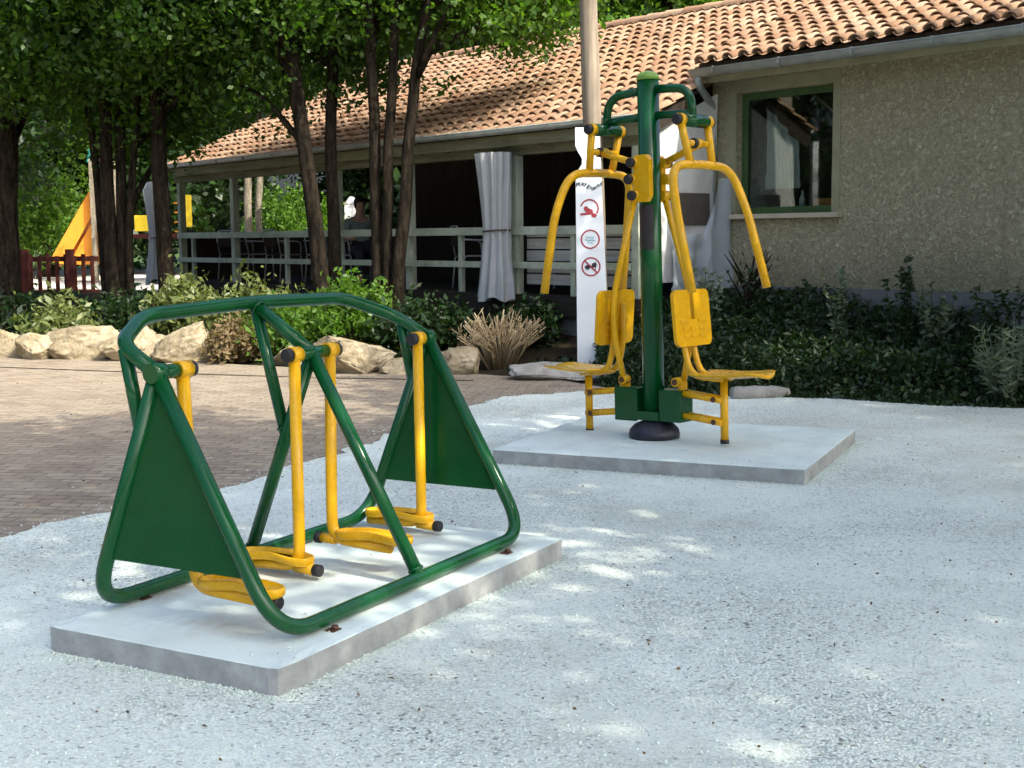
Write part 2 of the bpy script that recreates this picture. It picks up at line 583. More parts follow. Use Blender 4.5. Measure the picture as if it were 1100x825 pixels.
M['amber'] = mottled('amber_box', (0.55, 0.20, 0.04), (0.65, 0.28, 0.07), 20, 0.5, 0)
M['leaf_tree'] = leaf_mat('tree_leaves', (0.016, 0.048, 0.006), (0.034, 0.084, 0.010), (0.076, 0.142, 0.018), 0.5)
M['leaf_sunlit'] = leaf_mat('sunlit_leaves', (0.028, 0.078, 0.010), (0.055, 0.125, 0.016), (0.11, 0.19, 0.028), 0.5)  # brighter copy of the tree leaves, sunlight put into the colour
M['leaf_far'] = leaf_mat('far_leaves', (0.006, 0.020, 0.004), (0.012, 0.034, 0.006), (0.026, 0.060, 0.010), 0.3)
M['leaf_bright'] = leaf_mat('bright_leaves', (0.045, 0.11, 0.012), (0.08, 0.17, 0.02), (0.13, 0.23, 0.03), 0.4)
M['leaf_olive'] = leaf_mat('olive_leaves', (0.075, 0.105, 0.028), (0.12, 0.155, 0.045), (0.20, 0.225, 0.085), 0.3)
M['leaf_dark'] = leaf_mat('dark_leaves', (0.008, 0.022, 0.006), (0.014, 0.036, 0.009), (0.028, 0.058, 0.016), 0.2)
M['leaf_grey'] = leaf_mat('grey_green_leaves', (0.07, 0.105, 0.06), (0.11, 0.15, 0.09), (0.17, 0.21, 0.14), 0.2)
M['straw'] = leaf_mat('dry_stems', (0.26, 0.18, 0.09), (0.42, 0.32, 0.18), (0.58, 0.48, 0.31), 0.15, 0.8)
M['deadleaf'] = leaf_mat('dead_leaves', (0.05, 0.03, 0.015), (0.10, 0.06, 0.03), (0.17, 0.11, 0.055), 0.1, 0.8)
M['brownweed'] = leaf_mat('brown_weeds', (0.10, 0.065, 0.03), (0.17, 0.12, 0.06), (0.24, 0.19, 0.10), 0.2, 0.8)

# ------------------------------------------------------------------ mesh helpers


class MB:
    def __init__(self):
        self.v, self.f, self.s = [], [], []

    def add(self, vs_, fs, smooth=True, mtx=None):
        o = len(self.v)
        for p in vs_:
            p = Vector(p)
            self.v.append(tuple(mtx @ p) if mtx is not None else tuple(p))
        for f in fs:
            self.f.append(tuple(i + o for i in f))
            self.s.append(smooth)

    def box(self, x0, x1, y0, y1, z0, z1, bev=0.0, mtx=None):
        if bev <= 0:
            vs_ = [(x, y, z) for z in (z0, z1) for y in (y0, y1) for x in (x0, x1)]
            self.add(vs_, [(0, 2, 3, 1), (4, 5, 7, 6), (0, 1, 5, 4), (2, 6, 7, 3), (0, 4, 6, 2), (1, 3, 7, 5)], False, mtx)
            return
        bm = bmesh.new()
        bmesh.ops.create_cube(bm, size=1)
        for v in bm.verts:
            v.co = Vector(((x0 + x1) / 2 + v.co.x * (x1 - x0), (y0 + y1) / 2 + v.co.y * (y1 - y0), (z0 + z1) / 2 + v.co.z * (z1 - z0)))
        bmesh.ops.bevel(bm, geom=bm.edges[:], offset=bev, segments=2, profile=0.6, affect='EDGES')
        self.bm(bm, False, mtx)

    def bm(self, bm, smooth=True, mtx=None):
        bm.verts.index_update()
        self.add([v.co.copy() for v in bm.verts], [[v.index for v in f.verts] for f in bm.faces], smooth, mtx)
        bm.free()

    def tube(self, pts, r, n=12, caps=True, closed=False):
        pts = [Vector(p) for p in pts]
        rs = r if isinstance(r, (list, tuple)) else [r] * len(pts)
        m = len(pts)
        tang = []
        for i in range(m):
            if closed:
                a, b = pts[(i - 1) % m], pts[(i + 1) % m]
            else:
                a, b = pts[max(i - 1, 0)], pts[min(i + 1, m - 1)]
            tang.append((b - a).normalized())
        ref = Vector((0, 0, 1)) if abs(tang[0].z) < 0.9 else Vector((1, 0, 0))
        nrm = (ref - tang[0] * ref.dot(tang[0])).normalized()
        vs_ = []
        for i in range(m):
            nrm = (nrm - tang[i] * nrm.dot(tang[i])).normalized()
            bi = tang[i].cross(nrm)
            for k in range(n):
                a = 2 * math.pi * k / n
                vs_.append(pts[i] + (nrm * math.cos(a) + bi * math.sin(a)) * rs[i])
        fs = []
        for i in range(m if closed else m - 1):
            j = (i + 1) % m
            for k in range(n):
                k2 = (k + 1) % n
                fs.append((i * n + k, i * n + k2, j * n + k2, j * n + k))
        self.add(vs_, fs, True)
        if caps and not closed:
            o = len(self.v) - m * n
            self.f.append(tuple(o + k for k in reversed(range(n))))
            self.f.append(tuple(o + (m - 1) * n + k for k in range(n)))
            self.s += [False, False]

    def lathe(self, prof, n=24, mtx=None):
        vs_, fs = [], []
        for (r, z) in prof:
            for k in range(n):
                a = 2 * math.pi * k / n
                vs_.append((r * math.cos(a), r * math.sin(a), z))
        for i in range(len(prof) - 1):
            for k in range(n):
                k2 = (k + 1) % n
                fs.append((i * n + k, i * n + k2, (i + 1) * n + k2, (i + 1) * n + k))
        self.add(vs_, fs, True, mtx)
        o = len(self.v) - len(prof) * n
        self.f.append(tuple(o + k for k in reversed(range(n))))
        self.f.append(tuple(o + (len(prof) - 1) * n + k for k in range(n)))
        self.s += [False, False]

    def prism(self, poly, h0, h1, mtx=None):
        """poly in xy extruded along z between h0 and h1"""
        n = len(poly)
        vs_ = [(x, y, h0) for x, y in poly] + [(x, y, h1) for x, y in poly]
        fs = [tuple(reversed(range(n))), tuple(range(n, 2 * n))]
        fs += [(i, (i + 1) % n, n + (i + 1) % n, n + i) for i in range(n)]
        self.add(vs_, fs, False, mtx)

    def disc(self, c, axis, r, h, n=16, bev=0.25):
        c, axis = Vector(c), Vector(axis).normalized()
        q = axis.to_track_quat('Z', 'Y').to_matrix().to_4x4()
        q.translation = c
        b = r * bev
        self.lathe([(r * 0.999, 0), (r, h - b), (r - b, h)], n, q)

    def build(self, name, mat, parent=None, loc=None, rotz=0, sharp=35):
        me = bpy.data.meshes.new(name)
        me.from_pydata(self.v, [], self.f)
        me.polygons.foreach_set('use_smooth', self.s)
        me.materials.append(mat)
        me.update()
        o = bpy.data.objects.new(name, me)
        COL.objects.link(o)
        if parent is not None:
            o.parent = parent
        if loc is not None:
            o.location = loc
        o.rotation_euler.z = rotz
        return o


def fillet(pts, rad, seg=7):
    pts = [Vector(p) for p in pts]
    rads = rad if isinstance(rad, (list, tuple)) else [rad] * len(pts)
    out = [pts[0]]
    for i in range(1, len(pts) - 1):
        a, b, c = pts[i - 1], pts[i], pts[i + 1]
        u, w = (a - b), (c - b)
        d = min(rads[i], u.length * 0.49, w.length * 0.49)
        p0, p2 = b + u.normalized() * d, b + w.normalized() * d
        for k in range(seg + 1):
            t = k / seg
            out.append(p0 * (1 - t) ** 2 + b * 2 * t * (1 - t) + p2 * t * t)
    out.append(pts[-1])
    return out


def tag(o, label=None, cat=None, group=None, kind=None):
    if label: o['label'] = label
    if cat: o['category'] = cat
    if group: o['group'] = group
    if kind: o['kind'] = kind
    return o


def thing(name, label, cat, loc=(0, 0, 0), rotz=0, group=None):
    o = bpy.data.objects.new(name, None)
    o.empty_display_size = 0.2
    COL.objects.link(o)
    o.location = loc
    o.rotation_euler.z = rotz
    return tag(o, label, cat, group)


def quads_object(name, V, mat, parent=None, loc=None, k=4):
    """V: (n*k,3) float array, each k verts a face"""
    V = np.asarray(V, dtype=np.float32)
    n = len(V) // k
    me = bpy.data.meshes.new(name)
    me.vertices.add(n * k)
    me.vertices.foreach_set('co', V.ravel())
    me.loops.add(n * k)
    me.loops.foreach_set('vertex_index', np.arange(n * k, dtype=np.int32))
    me.polygons.add(n)
    me.polygons.foreach_set('loop_start', np.arange(0, n * k, k, dtype=np.int32))
    try:
        me.polygons.foreach_set('loop_total', np.full(n, k, dtype=np.int32))
    except Exception:
        pass
    me.materials.append(mat)
    me.update(calc_edges=True)
    me.validate()
    o = bpy.data.objects.new(name, me)
    COL.objects.link(o)
    if parent is not None: o.parent = parent
    if loc is not None: o.location = loc
    return o


def leaf_quads(P, size, aspect=0.55, droop=0.2, dirs=None, jitter=0.35):
    """diamond shaped leaves centred on P"""
    n = len(P)
    d = RNG.normal(size=(n, 3)) if dirs is None else dirs + RNG.normal(size=(n, 3)) * 0.35
    d[:, 2] -= droop
    d /= np.linalg.norm(d, axis=1, keepdims=True) + 1e-9
    r = RNG.normal(size=(n, 3))
    s = np.cross(d, r)
    s /= np.linalg.norm(s, axis=1, keepdims=True) + 1e-9
    L = size * (1 + jitter * RNG.normal(size=(n, 1))).clip(0.4, 1.9)
    nn = np.cross(d, s)
    a = P - d * L * 0.5
    c = P + d * L * 0.5
    b = P + s * L * aspect * 0.5 + nn * L * 0.07
    e = P - s * L * aspect * 0.5 + nn * L * 0.07
    return np.stack([a, b, c, e], axis=1).reshape(-1, 3)


def blob_points(centers, radii, per, flat=0.75):
    out = []
    for c, r in zip(centers, radii):
        k = max(4, int(per * (r ** 2)))
        d = RNG.normal(size=(k, 3))
        d /= np.linalg.norm(d, axis=1, keepdims=True)
        rr = r * RNG.random((k, 1)) ** 0.45
        p = d * rr
        p[:, 2] *= flat
        out.append(p + np.asarray(c))
    return np.concatenate(out)


# ------------------------------------------------------------------ terrain
BOUND = [(-40, 24), (-13, 20.2), (-7.2, 18.3), (-5.4, 16.75), (-4.06, 16.2), (-2.4, 15.25), (-1.6, 14.85), (-0.5, 14.5), (0.45, 13.75),
         (1.0, 12.85), (1.45, 12.2), (2.15, 12.0), (2.97, 11.75), (3.65, 11.25), (4.35, 10.98), (8, 9.2), (16, 4.5), (40, -10)]
_B = np.array(BOUND, float)


def bound_dist(x, y):
    """signed distance past the bed edge (positive = into the bed)"""
    p = np.stack([np.asarray(x, float).ravel(), np.asarray(y, float).ravel()], 1)
    best = np.full(len(p), 1e9)
    sgn = np.zeros(len(p))
    for i in range(len(_B) - 1):
        a, b = _B[i], _B[i + 1]
        ab = b - a
        t = ((p - a) @ ab / (ab @ ab)).clip(0, 1)
        q = a + t[:, None] * ab
        d = np.linalg.norm(p - q, axis=1)
        cr = ab[0] * (p[:, 1] - a[1]) - ab[1] * (p[:, 0] - a[0])
        m = d < best
        best[m] = d[m]
        sgn[m] = np.sign(cr[m])
    return (best * sgn).reshape(np.shape(x))


def height(x, y):
    d = bound_dist(x, y)
    t = ((d - 0.05) / 2.6).clip(0, 1)
    h = 0.56 * t * t * (3 - 2 * t)
    return h + 0.035 * np.sin(np.asarray(x) * 1.7 + np.asarray(y) * 0.9) * t - 0.03 * (1 - t)


def hz(x, y):
    return float(height(np.array([x]), np.array([y]))[0])


def make_ground():
    xs = np.concatenate([[-900, -300, -120, -60, -40], np.arange(-30, 30.01, 0.4), [40, 60, 120, 300, 900]])
    ys = np.concatenate([[-300, -100, -40, -15], np.arange(-8, 42.01, 0.4), [50, 70, 120, 300, 1200]])
    X, Y = np.meshgrid(xs, ys)
    Z = height(X, Y)
    V = np.stack([X, Y, Z], -1).reshape(-1, 3)
    nx, ny = len(xs), len(ys)
    F = [(j * nx + i, j * nx + i + 1, (j + 1) * nx + i + 1, (j + 1) * nx + i) for j in range(ny - 1) for i in range(nx - 1)]
    m = MB()
    m.v = [tuple(p) for p in V]
    m.f = F
    m.s = [True] * len(F)
    tag(m.build('ground', M['earth']), kind='structure')


make_ground()


def wavy(pts, amp, step=0.12, seed=0.0):
    out = []
    for (a, b) in zip(pts[:-1], pts[1:]):
        a, b = Vector(a), Vector(b)
        n = max(1, int((b - a).length / step))
        for k in range(n):
            p = a.lerp(b, k / n)
            out.append((p.x + amp * noise.noise((p.x * 2.2, p.y * 2.2, seed)) + amp * .5 * noise.noise((p.x * 9, p.y * 9, seed)),
                        p.y + amp * noise.noise((p.x * 2.2, p.y * 2.2, seed + 7)) + amp * .5 * noise.noise((p.x * 9, p.y * 9, seed + 3))))
    out.append(tuple(pts[-1]))
    return out


# brick paving, then gravel on top of its edge
edge_bed = [(-40, 23.9), (-13, 20.1), (-7.2, 18.2), (-5.4, 16.65), (-4.06, 16.1), (-2.4, 15.15), (-1.6, 14.75), (-0.5, 14.4), (0.5, 13.65), (1.0, 12.8), (1.5, 12.2)]
pav = [(1.6, 10.0), (-1.0, 8.0), (-3, 5.0), (-9, -6), (-40, -6)] + edge_bed
m = MB()
m.add([(x, y, 0.004) for x, y in pav], [tuple(range(len(pav)))], False)
tag(m.build('brick_paving', M['pavers']), kind='structure')
m = MB()
gut = [(-7.0, 15.9), (-4.6, 14.9), (-2.2, 14.05), (-0.4, 13.6)]
for (a, b) in zip(gut[:-1], gut[1:]):
    m.add([(a[0], a[1], .008), (b[0], b[1], .008), (b[0], b[1] + .06, .008), (a[0], a[1] + .06, .008)], [(0, 1, 2, 3)], False)
tag(m.build('paving_joint', M['darkwood']), kind='structure')
ge = [(-9.5, -4), (-4.6, 3.4), (-2.75, 6.3), (-2.2, 7.25), (-1.72, 7.9), (-1.04, 9.5), (-0.55, 11.3), (0.1, 12.25), (0.85, 12.6), (1.35, 12.2), (2.1, 12.1), (2.9, 11.85), (3.6, 11.38), (4.3, 11.1), (8, 9.35), (16, 4.7), (30, -4)]
gp = wavy(ge, 0.17, 0.07, 1.7)
GRAVEL_EDGE = np.array(gp)
m = MB()
# gravel as a gently uneven sheet: fine rings toward the edge, the middle left flat
m.add([(x, y, 0.012) for x, y in gp], [tuple(range(len(gp)))], False)
tag(m.build('gravel_ground', M['gravel']), kind='structure')


def inside(poly, x, y):
    c = np.zeros(len(x), bool)
    n = len(poly)
    for i in range(n):
        x0, y0 = poly[i]
        x1, y1 = poly[(i + 1) % n]
        cond = ((y0 > y) != (y1 > y))
        xi = (x1 - x0) * (y - y0) / ((y1 - y0) if y1 != y0 else 1e-9) + x0
        c ^= cond & (x < xi)
    return c


# ------------------------------------------------------------------ slabs
LX = Vector((0.481, 0.877, 0))     # along both slabs, away from the camera
B0 = Vector((-0.770, 4.120, 0))    # nearest corner of the walker slab
ROT_L = math.atan2(LX.y, LX.x)


def slab(name, label, o, rot, L, W, h, mat='slab'):
    bm = bmesh.new()
    bmesh.ops.create_cube(bm, size=1)
    for v in bm.verts:
        v.co = Vector(((v.co.x + .5) * L, (v.co.y + .5) * W, (v.co.z + .5) * (h + 0.06) - 0.06))
    bmesh.ops.subdivide_edges(bm, edges=bm.edges[:], cuts=24, use_grid_fill=True)
    for v in bm.verts:
        ex = min(abs(v.co.x), abs(v.co.x - L)), min(abs(v.co.y), abs(v.co.y - W)), abs(v.co.z - h)
        if sorted(ex)[1] < .001:
            k = .004 + .010 * max(0, noise.noise(v.co * 9 + Vector((L, W, 0)))) ** 1
            c_ = Vector((L / 2, W / 2, h / 2))
            d_ = Vector((math.copysign(1, c_.x - v.co.x) if ex[0] < .001 else 0, math.copysign(1, c_.y - v.co.y) if ex[1] < .001 else 0, -1 if ex[2] < .001 else 0))
            v.co += d_ * k
    m_ = MB()
    m_.bm(bm, False)
    ob = m_.build(name, M[mat], None, o, rot)
    return tag(ob, label, 'slab', 'concrete base slabs in the gravel')


SH = 0.11
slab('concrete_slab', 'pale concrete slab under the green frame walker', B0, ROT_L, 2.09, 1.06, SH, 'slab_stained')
SLAB1 = (B0, ROT_L, 2.09, 1.06)
F0 = Vector((1.746, 7.671, 0))
WX = Vector((0.911, -0.412, 0)).normalized()
S2_ROT = math.atan2(WX.y, WX.x)
S2_O = F0 - WX * 2.07
slab('concrete_slab', 'pale concrete slab under the twin seat press machine', S2_O, S2_ROT, 2.07, 1.75, SH)
SLAB2 = (S2_O, S2_ROT, 2.07, 1.75)

# ------------------------------------------------------------------ loose gravel stones and dead leaves


def local_mask(x, y, s, pad=0.0):
    o, r, L, W = s
    dx, dy = x - o.x, y - o.y
    lx = dx * math.cos(r) + dy * math.sin(r)
    ly = -dx * math.sin(r) + dy * math.cos(r)
    return (lx > -pad) & (lx < L + pad) & (ly > -pad) & (ly < W + pad)


def loose_gravel():
    n = 30000
    y = 2.6 + 9.6 * RNG.random(n) ** 1.5
    x = (RNG.random(n) - 0.5) * 0.92 * (y + 1.0)
    # extra stones heaped against slab edges
    for (o, r, L, W) in (SLAB1, SLAB2):
        k = 2600
        t = RNG.random(k)
        side = RNG.integers(0, 4, k)
        off = np.abs(RNG.normal(size=k)) * 0.03 + 0.004
        lx = np.where(side == 0, t * L, np.where(side == 1, t * L, np.where(side == 2, -off, L + off)))
        ly = np.where(side == 0, -off, np.where(side == 1, W + off, t * W))
        x = np.concatenate([x, o.x + lx * math.cos(r) - ly * math.sin(r)])
        y = np.concatenate([y, o.y + lx * math.sin(r) + ly * math.cos(r)])
    ok = inside(gp, x, y) & ~local_mask(x, y, SLAB1) & ~local_mask(x, y, SLAB2)
    x, y = x[ok], y[ok]
    # and a scatter spilling over the paving edge
    ke = 6000
    i = RNG.integers(10, len(gp) - 120, ke)
    ex = GRAVEL_EDGE[i] + RNG.normal(size=(ke, 2)) * RNG.choice([.06, .12, .3], size=(ke, 1))
    x = np.concatenate([x, ex[:, 0]])
    y = np.concatenate([y, ex[:, 1]])
    ontop = np.zeros(len(x))
    for (o, r, L, W) in (SLAB1, SLAB2):
        k = 70
        lx = RNG.random(k) * (L - .04) + .02
        ly = np.where(RNG.random(k) < .6, RNG.random(k) ** 2 * .25 + .01, RNG.random(k) * (W - .04) + .02)
        x = np.concatenate([x, o.x + lx * math.cos(r) - ly * math.sin(r)])
        y = np.concatenate([y, o.y + lx * math.sin(r) + ly * math.cos(r)])
        ontop = np.concatenate([ontop, np.full(k, SH - .012)])
    n = len(x)
    # octahedral chips
    base = np.array([(1, 0, 0), (0, 1, 0), (-1, 0, 0), (0, -1, 0), (0, 0, 1), (0, 0, -1)], float)
    tri = np.array([(0, 1, 4), (1, 2, 4), (2, 3, 4), (3, 0, 4), (1, 0, 5), (2, 1, 5), (3, 2, 5), (0, 3, 5)])
    s = (0.0026 + 0.0052 * RNG.random(n) ** 2.5)[:, None, None]
    jit = base[None] + RNG.normal(size=(n, 6, 3)) * 0.22
    ang = RNG.random(n) * 6.283
    ca, sa = np.cos(ang), np.sin(ang)
    jx = jit[..., 0] * ca[:, None] - jit[..., 1] * sa[:, None] * 0.8
    jy = jit[..., 0] * sa[:, None] + jit[..., 1] * ca[:, None] * 0.8
    jz = jit[..., 2] * 0.7
    V = np.stack([jx, jy, jz], -1) * s
    V[..., 0] += x[:, None]
    V[..., 1] += y[:, None]
    V[..., 2] += (0.013 + ontop)[:, None] + s[..., 0] * 0.35
    T = V[:, tri, :].reshape(-1, 3)
    t = NT('gravel_chip')
    g = t.n('ShaderNodeNewGeometry')
    t.base(t.ramp(t.n('ShaderNodeTexNoise', Scale=90).outputs[0], [(0.3, (0.32, 0.37, 0.33)), (0.5, (0.56, 0.655, 0.59)), (0.8, (0.70, 0.79, 0.72))]))
    t.set(0.9, 0, 0.2)
    o = quads_object('loose_gravel', T, t.m, k=3)
    tag(o, 'loose white gravel chips scattered over the ground', 'gravel', kind='stuff')


loose_gravel()


def dead_leaves():
    n = 520
    y = 2.8 + 11 * RNG.random(n)
    x = (RNG.random(n) - 0.5) * 0.85 * (y + 0.5)
    ok = ~local_mask(x, y, SLAB1, .02) & ~local_mask(x, y, SLAB2, .02) & (bound_dist(x, y) < -0.3)
    P = np.stack([x[ok], y[ok], np.full(ok.sum(), 0.024)], 1)
    d = RNG.normal(size=(len(P), 3))
    d[:, 2] *= 0.12
    tag(quads_object('fallen_leaves', leaf_quads(P, 0.015, 0.6, 0.0, d), M['deadleaf']), 'small brown fallen leaves and bits on the gravel', 'leaves', kind='stuff')


dead_leaves()

# ------------------------------------------------------------------ air walker


def walker():
    t = thing('air_walker', 'low green tubular air walker frame with triangular side panels and yellow swing arms', 'exercise machine', B0 + Vector((0, 0, SH)), ROT_L)
    r = 0.029
    AW, AZ = 0.645, 0.925
    X0, XM, X1 = 0.17, 1.06, 1.95
    m_ = MB()
    for w in (0.135, 1.005):
        pts = [(X0, AW, AZ), (X0, w, 0.034), (X1, w, 0.034), (X1, AW, AZ)]
        m_.tube(fillet(pts, 0.19, 10), r, 16)
    m_.build('base_frame', M['green'], t)
    m_ = MB()
    m_.tube(fillet([(XM, 0.135, 0.036), (XM, AW, AZ)], 0.1), r * .95, 16)
    m_.tube([(XM, 1.005, 0.036), (XM, AW, AZ)], r * .95, 16)
    m_.tube([(XM, AW, AZ), (XM, 0.945, 1.125)], r * .95, 16)
    m_.tube([(XM, 0.935, 1.115), (XM, 0.795, 0.58)], r * .85, 16)
    m_.build('middle_frame', M['green'], t)
    m_ = MB()
    pts = [(X0, AW, AZ), (X0, 0.815, 1.02), (X0 + .25, 0.945, 1.108), (XM, 0.945, 1.128), (X1 - .25, 0.945, 1.118), (X1, 0.815, 1.02), (X1, AW, AZ)]
    m_.tube(fillet(pts, [0, .09, .10, .1, .10, .09, 0], 8), r, 16)
    m_.build('handrail', M['green'], t)
    for X in (X0, X1):
        m_ = MB()
        m_.tube([(X, 0.795, 1.005), (X, 0.735, 0.72)], r * .85, 14)
        m_.build('rail_brace', M['green'], t)
        m_ = MB()
        q = Matrix(((0, 0, 1, X), (1, 0, 0, 0), (0, 1, 0, 0), (0, 0, 0, 1)))
        m_.prism([(AW, AZ - .035), (0.905, 0.225), (0.285, 0.225)][::-1], -0.004, 0.004, q)
        m_.build('side_panel', M['panel'], t)
        m_ = MB()
        m_.disc((X - .034, AW, AZ), (1, 0, 0), 0.036, 0.068, 20, .15)
        m_.build('apex_collar', M['green'], t)
    # axles
    for x0, x1 in ((X0, 0.31), (0.93, 1.21), (1.85, X1 + .05)):
        m_ = MB()
        m_.tube([(x0, AW, AZ), (x1, AW, AZ)], 0.026, 16)
        m_.build('axle', M['green'], t)

    def arm(x, wp, sgn, capend, zp, dirx):
        """wp: w of the vertical tube foot; sgn: way the foot plate runs in w"""
        a = MB()
        a.tube([(x - .030, AW, AZ), (x + .030, AW, AZ)], 0.033, 20)
        a.tube(fillet([(x, AW, AZ - .02), (x, wp, zp + .16), (x, wp + sgn * .0, zp + 0.0), (x, wp + sgn * .30, zp - .012)], [0, .05, .085 if sgn > 0 else .12, 0], 8), 0.0245, 16)
        arm_o = a.build('swing_arm', M['yellow'], t)
        c = MB()
        ax = dirx
        c.disc((x + ax * .032, AW, AZ), (ax, 0, 0), 0.029, 0.026, 20, .2)
        c.build('pivot_cap', M['rubber'], arm_o)
        # foot plate: hourglass outline, raised rim, on its tube
        L = 0.37
        off = -0.06 if sgn > 0 else 0.03
        nr = 56
        cx, cy = x, wp + sgn * (L * .5 + off)
        ring = []
        for k in range(nr):
            a = 2 * math.pi * k / nr
            ca, sa = math.cos(a), math.sin(a)
            yy = math.copysign(abs(ca) ** .62, ca)
            xx = math.copysign(abs(sa) ** .62, sa)
            wd = 0.058 * (1 - 0.32 * math.exp(-((yy - .1) / .42) ** 2))
            ring.append((cx + xx * wd, cy + sgn * yy * L * .5))
        loops = []
        for sc, z in ((0.90, 0.0), (0.99, 0.008), (1.0, 0.030), (0.96, 0.036), (0.88, 0.032), (0.82, 0.022), (0.4, 0.019)):
            loops.append([(cx + (px - cx) * sc, cy + (py - cy) * (1 - (1 - sc) * .4), zp + z + 0.012 + 0.006 * math.cos((py - cy) / L * 6.283)) for px, py in ring])
        f_ = MB()
        vs_ = [p for lp in loops for p in lp]
        fs = []
        flip = sgn > 0
        for i in range(len(loops) - 1):
            for k in range(nr):
                k2 = (k + 1) % nr
                f4 = (i * nr + k, i * nr + k2, (i + 1) * nr + k2, (i + 1) * nr + k)
                fs.append(f4[::-1] if flip else f4)
        fs.append(tuple(range((len(loops) - 1) * nr, len(loops) * nr)))
        fs.append(tuple(reversed(range(nr))))
        f_.add(vs_, fs, True)
        f_.build('foot_plate', M['yellow'], arm_o)
        s_ = MB()
        e = wp + sgn * .36
        if capend == 'front' and sgn > 0:
            s_.tube([(x, wp + .02, zp - .006), (x, wp - .075, zp - .010)], 0.0235, 14)
            cp = (x, wp - .075, zp - .010)
            d = (0, -1, 0)
        elif capend == 'front':
            s_.tube([(x, wp - .28, zp - .012), (x, wp - .36, zp - .014)], 0.0235, 14)
            cp = (x, wp - .36, zp - .014)
            d = (0, -1, 0)
        else:
            s_.tube([(x, wp - .02, zp - .004), (x, wp + .055, zp - .004)], 0.0225, 14)
            cp = (x, wp + .055, zp - .004)
            d = (0, 1, 0)
        s_.build('foot_tube', M['yellow'], arm_o)
        c = MB()
        c.disc(cp, d, 0.0255, 0.032, 16, .15)
        c.build('end_cap', M['rubber'], arm_o)

    arm(0.30, 0.62, -1, 'front', 0.125, 1)
    arm(0.945, 0.645, 1, 'front', 0.052, -1)
    arm(1.185, 0.655, -1, 'back', 0.118, 1)
    arm(1.865, 0.640, 1, 'front', 0.052, -1)
    def weld(p, axis, rad):
        w_ = MB()
        ax = Vector(axis).normalized()
        q = ax.to_track_quat('Z', 'Y').to_matrix()
        w_.tube([Vector(p) + q @ Vector((rad * math.cos(a * .3927), rad * math.sin(a * .3927), .0025 * math.sin(a * 2.3))) for a in range(16)], .0055, 8, closed=True)
        w_.build('weld_bead', M['green'], t)
    for w0 in (.135, 1.005):
        top = Vector((XM, AW, AZ)) - Vector((XM, w0, .036))
        weld(Vector((XM, w0, .036)) + top.normalized() * .036, top, .0285)
    weld((XM, .915, 1.105), (0, .29, .2), .0285)
    weld((XM, .80, .60), (0, .14, .53), .026)
    # bolt-down plates and rusty nuts
    for (x, w) in ((0.42, 0.07), (1.70, 0.07), (0.42, 1.07 - .045), (1.70, 1.025)):
        m_ = MB()
        m_.box(x - .024, x + .024, min(w, w + (.04 if w < .5 else -.045)), max(w, w + (.04 if w < .5 else -.045)), 0.0, 0.005)
        m_.disc((x, w + (.012 if w < .5 else -.012), 0.006), (0, 0, 1), 0.013, 0.014, 6, .1)
        m_.build('anchor_plate', M['bolt'], t)
    return t


walker()

# ------------------------------------------------------------------ chest press
yaw = S2_ROT + R(-18)
PO = Vector((0.986, 8.953, SH))


